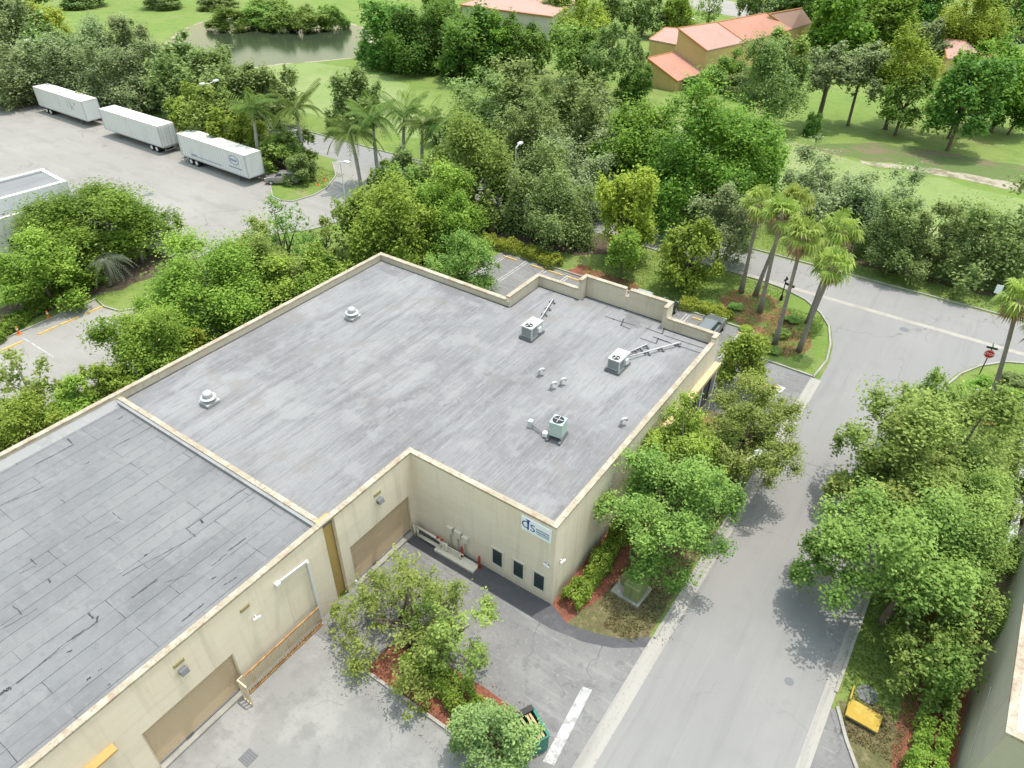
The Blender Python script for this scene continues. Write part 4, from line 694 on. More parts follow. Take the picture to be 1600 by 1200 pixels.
MB().box(-.42, -.02, hs+.5, .42, .02, hs+.68).build('name_blade', 'sign_green', t); MB().box(-.02, -.42, hs+.70, .02, .42, hs+.88).build('name_blade', 'sign_green', t)
c = at(1220, 469); t = thing('street_sign_post', 'black decorative post with a side-arm sign between the palms at the left street corner', 'sign post', c, R(-20)); hs = hz(c, 1231, 434)
MB().lathe((0, 0, 0), [(.16, 0), (.14, .45), (.07, .6), (.05, .8), (.05, hs-.1), (.09, hs), (.02, hs+.15)], 12).build('post', 'black', t, smooth=True)
mb = MB(); mb.box(.05, -.02, hs-.75, .95, .02, hs-.5); mb.box(-.02, -.3, hs-.35, .02, .3, hs-.12); mb.build('sign_arm', 'black', t); MB().lathe((.95, 0, hs-.72), [(.05, 0), (.14, .05), (.14, .2), (.05, .28)], 10).build('arm_finial', 'black', t)
c = at(1549, 477); t = thing('roadside_sign', 'small white roadside sign on a thin post in the verge before the fence at right', 'sign', c, R(10)); hs = hz(c, 1561, 452)
MB().lathe((0, 0, 0), [(.03, 0), (.03, hs)], 6).build('post', 'galv', t); MB().box(-.3, -.03, hs-.45, .3, .01, hs+.45).build('plate', 'sign_white', t)
c = at(1508, 648); t = thing('white_marker_post', 'short white marker post standing in red mulch at the right corner bed', 'post', c); hs = hz(c, 1516, 606); MB().lathe((0, 0, 0), [(.05, 0), (.05, hs), (.09, hs), (.09, hs+.1)], 8).build('post', 'white_metal', t); MB().lathe((0, 0, 0), [(.12, 0), (.12, .05)], 10).build('base', 'concrete', t)
def lamp(lab, base, top, arms=2, g=None):
    c = np.array(base); h = top; t = thing('street_lamp', lab, 'lamp post', c, R(random.Random(lab).uniform(0, 180)), g)
    MB().lathe((0, 0, 0), [(.25, 0), (.25, .6), (.09, .62), (.06, h)], 10).build('pole', 'white_metal', t)
    for k in range(arms):
        s = 1 if k == 0 else -1
        MB().tube([(0, 0, h-.05), (s*.8, 0, h+.1)], .05, 6).build('arm', 'white_metal', t); MB().box(s*1.15-.38, -.24, h+.02, s*1.15+.38, .24, h+.24).build('lamp_head', 'white_metal', t, bev=.03)
def lamp_px(lab, px, py, h, arms): P = PZ(px, py, h); lamp(lab, (P[0], P[1], 0), h, arms)
lamp_px('white twin lamp post above the oaks at the far left', 46, 62, 9, 2); lamp_px('white twin lamp post above the oaks behind the trailers', 327, 130, 9, 2)
lamp_px('white lamp post among the oaks near the photo centre top', 806, 230, 8, 1); lamp_px('white lamp head poking out of the round tree left of the roof', 320, 437, 5.0, 1); lamp_px('grey-white lamp head among the roadside trees right of the roof', 1167, 717, 4.7, 1)
c = at(544, 343); hs = hz(c, 531, 252); lamp('tall thin white lamp post on the kerb of the truck lot entrance', c, hs, 1)
# utility cabinet
c = at(985, 925); t = thing('utility_cabinet', 'olive green utility transformer cabinet on a concrete pad under the tree beside the building corner', 'utility box', c, R(-4))
MB().box(-.95, -.75, 0, .95, .95, .14).build('pad', 'concrete', t)
MB().hexa([(-.2, -.6, .14), (.8, -.6, .14), (.8, .7, .14), (-.2, .7, .14)], [(-.2, -.6, 1.25), (.8, -.6, 1.25), (.8, .7, 1.5), (-.2, .7, 1.5)]).build('cabinet', 'util_green', t, bev=.05)
MB().box(-.78, .0, .14, -.24, .55, .95).build('side_cabinet', 'util_green', t, bev=.04); MB().hexa([(-.24, -.66, 1.27), (.84, -.66, 1.27), (.84, .74, 1.52), (-.24, .74, 1.52)], [(-.2, -.6, 1.34), (.8, -.6, 1.34), (.8, .68, 1.6), (-.2, .68, 1.6)]).build('lid', 'util_green', t, bev=.03)
MB().box(.28, -.625, .25, .31, -.6, 1.2).build('door_seam', 'galv_dark', t)
# dumpster
c = at(838, 1162); da, db = PZ(858, 1150, 1.42), PZ(832, 1104, 1.46); dd = db-da; dL = np.linalg.norm(dd[:2]); dd = dd/dL; dC = (da+db)/2-np.array([dd[1], -dd[0], 0])*.95; dR = math.atan2(-dd[0], dd[1])
t = thing('dumpster', 'open green dumpster holding lumber, half hidden by the leafy tree at the bottom', 'dumpster', (dC[0], dC[1], 0), dR); t.scale = (1, dL/3.05, 1)
mb = MB()
for a in ((-.95, -1.5, .95, -1.44), (-.95, 1.44, .95, 1.5), (-.95, -1.44, -.89, 1.44), (.89, -1.44, .95, 1.44)): mb.box(a[0], a[1], .15, a[2], a[3], 1.35)
mb.box(-.89, -1.44, .15, .89, 1.44, .22); mb.build('bin', 'bin_green', t)
mb = MB(); mb.box(-1.0, -1.56, 1.35, 1.0, -1.42, 1.43); mb.box(-1.0, 1.42, 1.35, 1.0, 1.56, 1.43); mb.box(-1.02, -1.42, 1.35, -.88, 1.42, 1.43); mb.box(.88, -1.42, 1.35, 1.02, 1.42, 1.43); mb.build('rim', 'bin_green', t)
MB().box(-.9, 1.2, 1.44, .95, 1.75, 1.5).build('lid', 'black', t)
mb = MB()
for s in (-1, 1): mb.box(s*1.02-.06, -.5, .7, s*1.02+.06, .5, .95)
mb.build('fork_pocket', 'bin_green', t)
for k, (x, rz_) in enumerate(((.72, 3), (.5, -2), (.25, 5), (.0, 1), (-.4, -4))):
    p = thing('lumber_plank', ['pale lumber plank nearest the dumpster rim on the road side', 'second lumber plank from the road side in the dumpster', 'slanting middle plank in the dumpster', 'fourth plank in the dumpster, half under leaves', 'plank deepest under the tree in the dumpster'][k], 'plank', (dC[0]+x*math.cos(dR), dC[1]+x*math.sin(dR), 1.25), dR+R(rz_), 'lumber in the dumpster')
    MB().box(-.06, -1.3, 0, .06, 1.25, .07).build('board', 'wood', p, bev=.008); p.scale = (1, dL/3.05, 1)
# yellow utility plate
c = at(1348, 1123); t = thing('yellow_platform', 'flat yellow rectangular panel lying on the grass under the right-hand trees', 'panel', (c[0], c[1], 0), R(-2))
MB().box(-.78, -.55, .22, .78, .55, .34).build('panel', 'yellow_plate', t, bev=.02); MB().box(-.7, -.45, 0, .7, .45, .22).build('base', 'galv_dark', t)
for px, py, lab in ((1329, 1087, 'yellow rail stub beyond the yellow panel'), (1322, 1112, 'yellow rail stub at the kerb end of the yellow panel')):
    c = at(px, py); q = thing('yellow_rail', lab, 'rail', c, R(2)); MB().tube([(0, -.42, .28), (0, .42, .34)], .05, 6).build('bar', 'yellow_plate', q)
    mb = MB()
    for y in (-.34, .34): mb.tube([(0, y, 0), (0, y, .3)], .035, 6)
    mb.build('foot', 'yellow_plate', q)
for px, py, lab in ((30, 522, 'orange marker post at the left edge by the side parking kerb'), (77, 497, 'orange marker post in the middle of the side parking kerb'), (123, 474, 'orange and white marker post nearest the corner of the side parking kerb'), (497, 289, 'orange marker post nearest the kerb on the grass island'), (507, 282, 'orange marker post farther back on the grass island')):
    c = at(px, py); q = thing('marker_post', lab, 'marker post', c); q.scale = (.8, .8, .8); MB().lathe((0, 0, 0), [(.11, 0), (.10, .9), (.07, 1.0)], 10).build('post', 'orange', q); MB().lathe((0, 0, .62), [(.115, 0), (.115, .15)], 10).build('reflective_band', 'sign_white', q); MB().box(-.28, -.28, 0, .28, .28, .07).build('base', 'orange', q)
# wheel stops
def wheel_stop(x, y, rz, lab, g): q = thing('wheel_stop', lab, 'wheel stop', (x, y, 0), rz, g); MB().hexa([(-.9, -.09, 0), (.9, -.09, 0), (.9, .09, 0), (-.9, .09, 0)], [(-.87, -.06, .13), (.87, -.06, .13), (.87, .06, .13), (-.87, .06, .13)]).build('block', 'paint_yellow', q)
rp = [(793, 407), (836, 421), (866, 429), (893, 440), (1100, 496), (1168, 522), (1190, 533)]
names = ['yellow wheel stop farthest left in the rear car park, beside the weeping tree', 'yellow wheel stop by the end of the clipped hedge in the rear car park', 'yellow wheel stop third from the left, behind the stepped parapet', 'yellow wheel stop against the side of the tall parapet', 'yellow wheel stop between the two dark parked cars', 'yellow wheel stop right of the dark grey car', 'yellow wheel stop nearest the street in the rear car park']
for (px, py), lb_ in zip(rp, names): c = at(px, py); wheel_stop(c[0], 58.5, R(0), lb_, 'rear car park wheel stops')
for (px, py), lb_ in zip(((14, 537), (62, 509), (93, 493), (133, 478)), ('yellow wheel stop at the left edge of the side car park', 'longer yellow wheel stop near the middle marker post', 'yellow wheel stop after the middle marker post', 'yellow wheel stop by the kerb corner of the side car park')): c = at(px, py); wheel_stop(-67.4, c[1], R(90), lb_, 'side car park wheel stops')
c = at(1204, 604); wheel_stop(c[0], c[1], R(8), 'yellow wheel stop on the side drive by the street kerb', None)
# chain-link fence
t = thing('chain_fence', 'low chain-link fence running along the edge of the park lawn at right', 'fence', (20, 82.5, 0))
mb = MB(); xs = [-33+2.9*k for k in range(36)]
for x in xs: mb.tube([(x, (x+13)*.032-.8, 0), (x, (x+13)*.032-.8, 1.35)], .045, 5)
mb.build('post', 'galv', t); mb = MB()
for z, r_ in ((1.33, .03), (.9, .010), (.5, .010), (.08, .010)): mb.tube([(xs[0], (xs[0]+13)*.032-.8, z), (xs[-1], (xs[-1]+13)*.032-.8, z)], r_, 4)
mb.build('rail', 'galv', t)

# ================================================================== VEGETATION
rs = np.random.RandomState(11)
def unit(n): v = rs.normal(size=(n, 3)); return v/np.linalg.norm(v, axis=1)[:, None]
def leaf_mesh(name, P, N, size, tone, asp=.55):
    """one small folded diamond leaf per point"""
    n = len(P); a = np.cross(N, unit(n)); a /= np.linalg.norm(a, axis=1)[:, None]+1e-9; b_ = np.cross(N, a)
    s = (size*rs.uniform(.65, 1.35, n))[:, None]
    V = np.empty((n, 4, 3)); V[:, 0] = P-a*s; V[:, 1] = P+b_*s*asp; V[:, 2] = P+a*s; V[:, 3] = P-b_*s*asp; V[:, [0, 2]] -= (N*s*.25)[:, None]
    me = bpy.data.meshes.new(name); me.vertices.add(n*4); me.loops.add(n*4); me.polygons.add(n)
    me.vertices.foreach_set('co', V.reshape(-1)); me.loops.foreach_set('vertex_index', np.arange(n*4)); me.polygons.foreach_set('loop_start', np.arange(n)*4)
    me.update(calc_edges=True)
    at_ = me.attributes.new('tone', 'FLOAT', 'FACE'); at_.data.foreach_set('value', np.clip(tone, 0, 1)); return me
def crown_pts(nl, nc, lpc, cr, low, lobe, reach, flat, droop):
    """main boughs (lobes) of uneven reach, each carrying leaf clumps; leaves lie in the clumps, a few between"""
    d = unit(nl*8); d = d[d[:, 2] > low]; keep = [d[0]]
    for q in d:                                                     # spread the boughs
        if len(keep) < nl and min(np.linalg.norm(q-k_) for k_ in keep) > 1.9/math.sqrt(nl): keep.append(q)
    D = np.array(keep); rad = rs.uniform(*reach, len(D)); Lc = D*rad[:, None]*np.array([1, 1, flat]); Pp, Nn, Tt, CC = [], [], [], []
    def put(c, r_, n, tn):
        u_ = unit(n); k = np.minimum(np.abs(rs.normal(size=n)), 1.75+.5*(rs.rand(n) < .04))*.62+.12; ax = unit(1)[0]; ax[2] = abs(ax[2])*.6; k = k*(1+.5*np.abs(u_ @ ax))
        p = c+u_*(r_*k)[:, None]*np.array([1, 1, .68]); p[:, 2] -= droop*r_*k*(1-np.abs(u_[:, 2]))
        nn = u_*.36+np.array([0, 0, .72])+rs.normal(size=(n, 3))*.46; nn /= np.linalg.norm(nn, axis=1)[:, None]
        Pp.append(p); Nn.append(nn); Tt.append(tn+rs.normal(size=n)*.2)
    for lc, rr in zip(Lc, rad):
        lr = lobe*rs.uniform(.7, 1.25); tl = rs.uniform(.25, .7); m = max(3, int(nc/len(D)*rs.uniform(.7, 1.3))); u_ = unit(m); u_[:, 2] = np.where(rs.rand(m) < .65, np.abs(u_[:, 2]), u_[:, 2])*.7
        cs_ = lc+u_*(lr*rs.uniform(.35, 1.05, m))[:, None]; CC.append(lc[None]); 
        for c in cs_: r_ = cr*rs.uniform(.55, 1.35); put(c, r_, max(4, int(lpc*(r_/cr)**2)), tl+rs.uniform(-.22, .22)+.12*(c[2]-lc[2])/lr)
    P = np.concatenate(Pp); C = np.concatenate(CC); q = np.quantile(np.hypot(P[:, 0], P[:, 1]), .95); lo, hi = np.quantile(P[:, 2], .015), np.quantile(P[:, 2], .985)
    P[:, :2] /= q; C[:, :2] /= q; rr_ = np.hypot(P[:, 0], P[:, 1]); P[:, :2] *= np.where(rr_ > 1.06, (1.06+(rr_-1.06)*.45)/np.maximum(rr_, 1e-6), 1)[:, None]; P[:, 2] = (P[:, 2]-lo)/(hi-lo)*2-1; C[:, 2] = (C[:, 2]-lo)/(hi-lo)*2-1
    return P, np.concatenate(Nn), np.concatenate(Tt), C
#            boughs clumps clump_r low  lobe  reach     flat droop
SPEC = dict(dense=(18, 200, .155, -.25, .30, (.40, .86), .85, 0), open=(14, 170, .135, -.2, .33, (.32, 1.0), .75, 0), sparse=(12, 140, .115, -.15, .36, (.22, 1.05), .75, 0),
            weep=(14, 165, .165, -.7, .32, (.32, .75), 1.15, .7), umbrella=(13, 165, .155, .02, .30, (.38, .95), .55, 0))
POOL = {}
def crown_mesh(shape, res, k):
    key = (shape, res, k)
    if key not in POOL:
        nl, nc, cr, low, lb_, sh, fl, dr = SPEC[shape]; dens = dict(dense=1.2, open=1.0, sparse=.27, weep=1.1, umbrella=1.0)[shape]
        leaf, lpc = dict(near=(.0225, 270), mid=(.035, 120), far=(.058, 52))[res]
        P, N, Tn, C = crown_pts(nl, nc, int(lpc*dens), cr, low, lb_, sh, fl, dr)
        POOL[key] = (leaf_mesh(f'{shape}_crown', P, N, leaf, Tn), C)
    return POOL[key]
def set_mat(o, m): o.data.materials.append(m) if not o.data.materials else None; o.material_slots[0].link = 'OBJECT'; o.material_slots[0].material = m
TREES = []
def tree(lab, shape, leaf, cx, cy, rpx, zc, vr=.85, name=None, cat='tree', group=None, bare=.0, trunk=True, multi=1):
    P = PZ(cx, cy, zc); dist = np.linalg.norm(P-CAM); r_ = rpx*(1.0 if rpx > 40 else .95)*dist/FPX; vr = min(vr, (zc-.25)/r_); rz = rs.uniform(0, 6.28)
    res = 'near' if rpx > 84 else 'mid' if rpx > 46 else 'far'; me, C = crown_mesh(shape, res, rs.randint(0, 3 if res == 'near' else 5))
    nm = name or dict(dense='leafy_tree', open='oak_tree', sparse='sparse_tree', weep='weeping_tree', umbrella='spreading_tree')[shape]
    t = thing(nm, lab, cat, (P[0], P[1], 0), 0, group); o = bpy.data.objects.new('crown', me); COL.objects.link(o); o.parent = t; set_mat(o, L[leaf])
    zr = r_*vr; o.location = (0, 0, zc); o.rotation_euler = (0, 0, rz); o.scale = (r_, r_, zr)
    if trunk:
        mb = MB(); R0 = np.array([[math.cos(rz), -math.sin(rz)], [math.sin(rz), math.cos(rz)]]); tr = max(.10, .045*r_+.03); fork = max(.5, zc-zr*.55)
        for q in range(multi):
            bx = np.array([rs.uniform(-.5, .5)*(multi > 1)*r_*.25, rs.uniform(-.5, .5)*(multi > 1)*r_*.25]); ben = rs.normal(size=2)*.12*r_*.4
            top = np.array([*(bx*1.8+ben), fork]); mb.tube([(bx[0], bx[1], -.05), (bx[0]*1.1, bx[1]*1.1, .35), *( [((bx[0]+top[0])/2+ben[0]*.2, (bx[1]+top[1])/2, fork*.55)] ), top], [tr*1.5, tr*1.05, tr*.95, tr*.8], 8)
            idx = rs.permutation(len(C))[:11 if multi == 1 else 6]
            for i in idx:
                e = np.array([*(R0 @ C[i][:2])*r_*.95, zc+C[i][2]*zr*.95])
                if e[2] < fork: continue
                m1 = top*.5+e*.5+np.array([0, 0, -.08*r_])+rs.normal(size=3)*.04*r_; mb.tube([top, m1, e], [tr*.6, tr*.36, tr*.10], 5)
        mb.build('trunk', 'bark', t, smooth=True)
    return t
def shrub(lab, leaf, cx, cy, rpx, h=1.4, shape='dense', name='shrub', group=None):
    return tree(lab, shape, leaf, cx, cy, rpx, h*.55, h*.6/ max(.3, rpx*np.linalg.norm(PZ(cx, cy, h*.5)-CAM)/FPX), name, 'shrub', group, trunk=False)
def hedge(lab, leaf, line, wd, h, dens=420, leafsz=.085, name='hedge'):
    pts = [np.array(p[:2], float) for p in line]; seg = [np.linalg.norm(pts[i+1]-pts[i]) for i in range(len(pts)-1)]; Lh = sum(seg); n = int(Lh*(wd+2*h)*dens*.55)
    t = thing(name, lab, 'hedge', (pts[0][0], pts[0][1], 0)); u_ = rs.uniform(0, Lh, n); cs = np.cumsum([0]+seg); i = np.clip(np.searchsorted(cs, u_)-1, 0, len(seg)-1)
    A = np.array(pts); d = (A[1:]-A[:-1])/np.array(seg)[:, None]; c = A[i]+d[i]*(u_-cs[i])[:, None]; nn = np.stack([-d[i][:, 1], d[i][:, 0]], 1)
    th = rs.uniform(0, math.pi, n); wob = 1+.16*np.sin(u_*2.1)+.12*np.sin(u_*5.3+1)+.08*rs.normal(size=n); rr = rs.uniform(.55, 1.0, n)**.5*wob
    off = np.sign(np.cos(th))*np.abs(np.cos(th))**.6*wd/2*rr; z = np.abs(np.sin(th))**.6*h*rr
    P = np.column_stack([c+nn*off[:, None], z])-np.array([*pts[0], 0]); N = np.column_stack([nn*np.cos(th)[:, None]*.6, np.sin(th)*.8+.25])+rs.normal(size=(n, 3))*.4; N /= np.linalg.norm(N, axis=1)[:, None]
    tone = .45+.22*np.sin(u_*1.7+3)*np.cos(off*3)+rs.normal(size=n)*.18
    me = leaf_mesh('hedge_leaves', P, N, leafsz, tone); me.materials.append(L[leaf]); o = bpy.data.objects.new('foliage', me); COL.objects.link(o); o.parent = t
    mb = MB()
    for k in range(max(3, int(Lh/1.2))):
        s_ = (k+.5)/max(3, int(Lh/1.2))*Lh; j = int(np.clip(np.searchsorted(cs, s_)-1, 0, len(seg)-1)); q = A[j]+d[j]*(s_-cs[j])-pts[0]; mb.tube([(q[0], q[1], 0), (q[0]+.05, q[1], h*.7)], [.035, .015], 5)
    mb.build('stem', 'bark', t); return t
def frond_strip(mb, tones, base, dirv, length, arch, nleaf, lw, ll, tone, up=.5):
    """pinnate palm frond: rachis plus leaflets on both sides"""
    d = np.array(dirv, float); side = np.cross(d, (0, 0, 1)); side /= np.linalg.norm(side)+1e-9; pts = []
    for k in range(nleaf+1):
        f = k/nleaf; pts.append(np.array(base)+d*length*f*(1-.18*f)+np.array([0, 0, length*(up*f-arch*f*f)]))
    n0 = len(mb.f); mb.tube(pts[::2] if len(pts) % 2 else pts[::2]+[pts[-1]], [.035]+[.02]*(len(pts[::2])-(1 if len(pts) % 2 else 0)), 3, False); tones += [tone+.25]*(len(mb.f)-n0)
    for k in range(1, nleaf+1):
        f = k/nleaf; L_ = ll*(.35+.65*math.sin(math.pi*min(1, f*.85+.12)))
        for s in (-1, 1):
            p = pts[k]; v = side*s*.8+d*.45+np.array([0, 0, -.25-.35*f]); v /= np.linalg.norm(v); q = p+v*L_+np.array([0, 0, -.15*L_]); w_ = np.cross(v, (0, 0, 1)); w_ = w_/(np.linalg.norm(w_)+1e-9)*lw
            mb.add([p-w_*.4, p+v*L_*.5+w_-(0, 0, .0), q, p+v*L_*.5-w_], [(0, 1, 2, 3)]); tones.append(tone+random.uniform(-.15, .15))
def finish(mb, name, tones, leaf, parent, loc):
    me = bpy.data.meshes.new(name); me.from_pydata(mb.v, [], mb.f); me.update(); a = me.attributes.new('tone', 'FLOAT', 'FACE'); a.data.foreach_set('value', np.clip(np.array(tones, float), 0, 1))
    me.materials.append(L[leaf]); o = bpy.data.objects.new(name, me); COL.objects.link(o); o.parent = parent; o.location = loc; return o
def royal_palm(lab, bx, by, tx, ty, size=3.2, leaf='palm'):
    c = at(bx, by); h = hz(c, tx, ty)-.3; T_ = PZ(tx, ty, h); lean = np.array([T_[0]-c[0], T_[1]-c[1]]); lean *= min(1, 1.2/(np.linalg.norm(lean)+1e-6)); t = thing('royal_palm', lab, 'palm tree', c, 0, 'royal palms by the truck lot entrance')
    f = lambda z: (lean[0]*(z/h)**1.5, lean[1]*(z/h)**1.5)
    MB().tube([(*f(z), z) for z in np.linspace(0, h-1.5, 7)], [.30, .24, .22, .24, .24, .20, .16], 10).build('trunk', 'royal_bark', t, smooth=True); MB().tube([(*f(z), z) for z in (h-1.5, h-1.0, h-.4, h)], [.16, .19, .14, .07], 10).build('crownshaft', 'shaft', t, smooth=True)
    mb = MB(); tones = []
    for k in range(21):
        a = k*2.399+random.random()*.4; e = random.uniform(.32, 1.3); frond_strip(mb, tones, (0, 0, 0), (math.cos(a), math.sin(a), 0), 1.32*size*random.uniform(.85, 1.1), .45+.5*(1-e)+.2, 18, .085, .95, .25+.35*random.random(), e)
    finish(mb, 'fronds', tones, leaf, t, (*f(h), h))
    mb = MB(); tones = []
    for k in range(2): a = random.random()*6.28; frond_strip(mb, tones, (0, 0, -.1), (math.cos(a), math.sin(a), 0), size*.7, 1.5, 10, .05, .6, .5, .1)
    o = finish(mb, 'dead_frond', tones, leaf, t, (*f(h), h)); o.data.materials.clear(); o.data.materials.append(M['dead_frond'])
def fan_palm(lab, bx, by, tx, ty, size=1.25, leaf='fan'):
    c = at(bx, by); size *= .86; h = hz(c, tx, ty)-.1; T_ = PZ(tx, ty, h); lean = np.array([T_[0]-c[0], T_[1]-c[1]]); t = thing('fan_palm', lab, 'palm tree', c, 0, 'tall fan palms at the street corners')
    f = lambda z: (lean[0]*(z/h)**1.3, lean[1]*(z/h)**1.3)
    MB().tube([(*f(z), z) for z in np.linspace(0, h, 8)], [.30, .22, .18, .17, .16, .16, .16, .17], 10).build('trunk', 'palm_bark', t, smooth=True)
    def fans(n, elo, ehi, s0, name, dead=False):
        mb = MB(); tones = []
        for k in range(n):
            a = k*2.399+random.uniform(-.3, .3); e = random.uniform(elo, ehi); d = np.array([math.cos(a)*math.cos(e), math.sin(a)*math.cos(e), math.sin(e)]); st = s0*random.uniform(.7, 1.0); p = d*st; side = np.cross(d, (0, 0, 1)); side /= np.linalg.norm(side)+1e-9; upv = np.cross(side, d); tn = random.uniform(.2, .7)
            mb.tube([(0, 0, 0), p*.5+(0, 0, .08), p], [.03, .022, .018], 3, False); tones += [tn+.3]*6
            tones = tones[:len(mb.f)]+[tn]*(len(mb.f)-len(tones[:len(mb.f)]))
            ns = 13; bl = s0*random.uniform(.6, 1.0)
            for j in range(ns):
                g = R(-115+230*j/(ns-1)); v = d*math.cos(g)+side*math.sin(g); v = v+upv*.12+np.array([0, 0, -.22]); v /= np.linalg.norm(v); L_ = bl*(.7+.3*math.cos(g*.6))*random.uniform(.7, 1.12); w_ = np.cross(v, upv); w_ = w_/(np.linalg.norm(w_)+1e-9)*bl*.075
                q = p+v*L_*.6; tip = p+v*L_+np.array([0, 0, -.42*L_]); mb.add([p, q+w_+upv*.03, tip, q-w_], [(0, 1, 2, 3)]); tones.append(tn+random.uniform(-.15, .2))
        o = finish(mb, name, tones, leaf, t, (*f(h), h))
        if dead: o.data.materials.clear(); o.data.materials.append(M['dead_frond'])
    fans(30, -.45, 1.35, size*1.05, 'fronds'); fans(14, -1.25, -.45, size*.85, 'dead_fronds', True)
def small_palm(lab, bx, by, size, h, leaf): 
    c = at(bx, by); t = thing('date_palm', lab, 'palm tree', c); MB().tube([(0, 0, 0), (.02, 0, h*.6), (0, 0, h)], [.2, .17, .16], 8).build('trunk', 'palm_bark', t, smooth=True); mb = MB(); tones = []
    for k in range(20): a = k*2.399; e = random.uniform(.2, 1.1); frond_strip(mb, tones, (0, 0, 0), (math.cos(a), math.sin(a), 0), size*random.uniform(.8, 1.1), .85, 16, .03, .5, .2+.6*random.random(), e)
    finish(mb, 'fronds', tones, leaf, t, (0, 0, h))
random.seed(21)
# ---- foreground trees
tree('big mid-green tree beside the right wall, standing over the green utility cabinet', 'open', 'mid', 1050, 775, 110, 5.2, .62, 'shade_tree')
tree('olive-green tree overhanging the street edge right of the roof', 'open', 'olive', 1166, 668, 88, 5.2, .62, 'shade_tree')
tree('brighter green tree against the right roof edge', 'open', 'bright', 1072, 690, 62, 5.6, .75, 'shade_tree')
tree('small bushy tree at the far right corner of the warehouse by the rear car park', 'weep', 'bright', 1164, 562, 44, 3.6, .95, 'shade_tree')
tree('larger of the two olive-green crowns at the right edge, beside the louvre screen', 'open', 'olive', 1485, 695, 122, 5.4, .6, 'shade_tree')
tree('olive tree reaching left over the street, lower of the two olive crowns at right', 'open', 'olive', 1408, 722, 84, 4.6, .65, 'shade_tree')
tree('pale olive tree top nearest the right corner bed', 'open', 'olive', 1455, 640, 48, 4.6, .8, 'shade_tree')
tree('wide fresh-green tree in the right foreground above the yellow panel', 'open', 'mid', 1428, 882, 128, 5.2, .6, 'shade_tree')
tree('fresh-green tree against the sage wall at the right edge', 'open', 'mid', 1530, 850, 92, 5.2, .6, 'shade_tree')
tree('thin low-branched tree with hanging twigs below the wide green tree at right', 'sparse', 'mid', 1450, 1000, 74, 3.4, .8, 'shade_tree')
tree('sparse yellowish tree with bare twigs in the median bed', 'sparse', 'olive', 632, 960, 116, 3.3, .72, 'sparse_tree', multi=3)
tree('sparse yellowish sapling leaning over the front driveway', 'sparse', 'olive', 695, 985, 78, 3.0, .8, 'sparse_tree', multi=2)
tree('leafy green tree at the bottom edge half covering the dumpster', 'open', 'oak', 779, 1154, 68, 2.7, .7, 'shade_tree')
# ---- between left car park and roof
tree('broad dense tree against the left roof edge, the largest there', 'dense', 'bright', 328, 452, 96, 3.9, .7)
tree('olive tree behind the broad tree at the left roof edge', 'dense', 'olive', 405, 412, 66, 4.0, .7)
tree('wispy tree rising in front of the truck lot entrance', 'sparse', 'mid', 440, 362, 52, 4.4, .95, 'sparse_tree', multi=3)
tree('bright bushy tree touching the roof edge right of the broad tree', 'dense', 'bright', 450, 448, 64, 3.0, .8)
tree('small bright bush tree along the roof edge near the far corner', 'open', 'bright', 505, 425, 42, 2.6, .9)
tree('dry thin scrub tree left of the far roof corner', 'sparse', 'olive', 508, 372, 40, 2.6, .8, 'sparse_tree')
tree('round bright tree by the roof edge in front of the side car park', 'dense', 'bright', 224, 547, 62, 3.4, .85)
tree('bright tree left of the round one, over the side car park edge', 'open', 'bright', 168, 598, 36, 2.6, .8)
tree('low bright tree between the side car park and the seamed roof', 'dense', 'bright', 116, 634, 40, 2.4, .85)
tree('thin twiggy tree with brown stems at the left edge', 'sparse', 'olive', 44, 596, 44, 4.0, .95, 'sparse_tree')
tree('bright bush tree at the left edge against the seamed roof', 'dense', 'bright', 42, 668, 52, 2.6, .8)
tree('low yellowish shrub tree at the roof edge before the round tree', 'dense', 'yellow', 300, 540, 30, 1.8, .8)
# ---- left
tree('wide dark glossy tree beside the white warehouse at left', 'dense', 'ficus', 136, 350, 98, 4.3, .42)
tree('glossy tree crown joining the wide one on its car park side', 'dense', 'ficus', 215, 345, 28, 3.6, .6)
tree('lighter round tree in front of the wide dark one at left', 'dense', 'bright', 58, 418, 58, 4.0, .75)
small_palm('silvery date palm on the dry verge below the wide dark tree', 180, 446, 2.9, 2.9, 'silver'); small_palm('small yellow-green date palm near the truck lot corner', 224, 412, 2.2, 2.3, 'olive')
hedge('low dark hedge along the white warehouse at left', 'ficus', G2((-20, 545), (40, 500), (110, 458), (165, 440)), 1.6, 1.2, 160, .13)
# ---- behind the far roof corner
tree('bright round tree just behind the far roof corner', 'dense', 'bright', 612, 352, 70, 4.6, .95)
tree('light green tree left of the far corner, half behind the round one', 'dense', 'mid', 572, 340, 44, 4.2, .9)
tree('vivid green tree right of the far roof corner', 'dense', 'bright', 695, 325, 62, 4.6, .9)
tree('weeping green tree overhanging the far parapet', 'weep', 'mid', 722, 408, 52, 3.4, .85)
tree('tall light green tree behind the vivid one, by the palms', 'dense', 'mid', 735, 262, 72, 6.0, .9)
tree('small green tree between the palms and the round bright tree', 'open', 'mid', 648, 296, 40, 4.0, .9)
tree('dull oak right of the light green tree above the parking hedge', 'weep', 'oak', 830, 290, 62, 5.0, .9)
tree('dull oak leaning towards the parking hedge', 'weep', 'oak', 880, 330, 54, 4.2, .95)
tree('dark oak with litter beneath, left of the yellow-green tree', 'open', 'dull', 905, 275, 58, 5.2, .85)
tree('dull oak under the photo centre top, left part of the grove', 'open', 'oak', 745, 175, 66, 5.6, .8)
tree('large dull oak in the middle of the grove', 'open', 'oak', 810, 165, 74, 6.2, .75)
tree('large dull oak at the right of the grove', 'open', 'oak', 885, 190, 76, 6.2, .8)
tree('shaded oak in the grove front', 'open', 'oak', 825, 225, 60, 5.4, .85)
tree('oak joining the grove to the huge glossy tree', 'open', 'dull', 935, 225, 60, 5.6, .8)
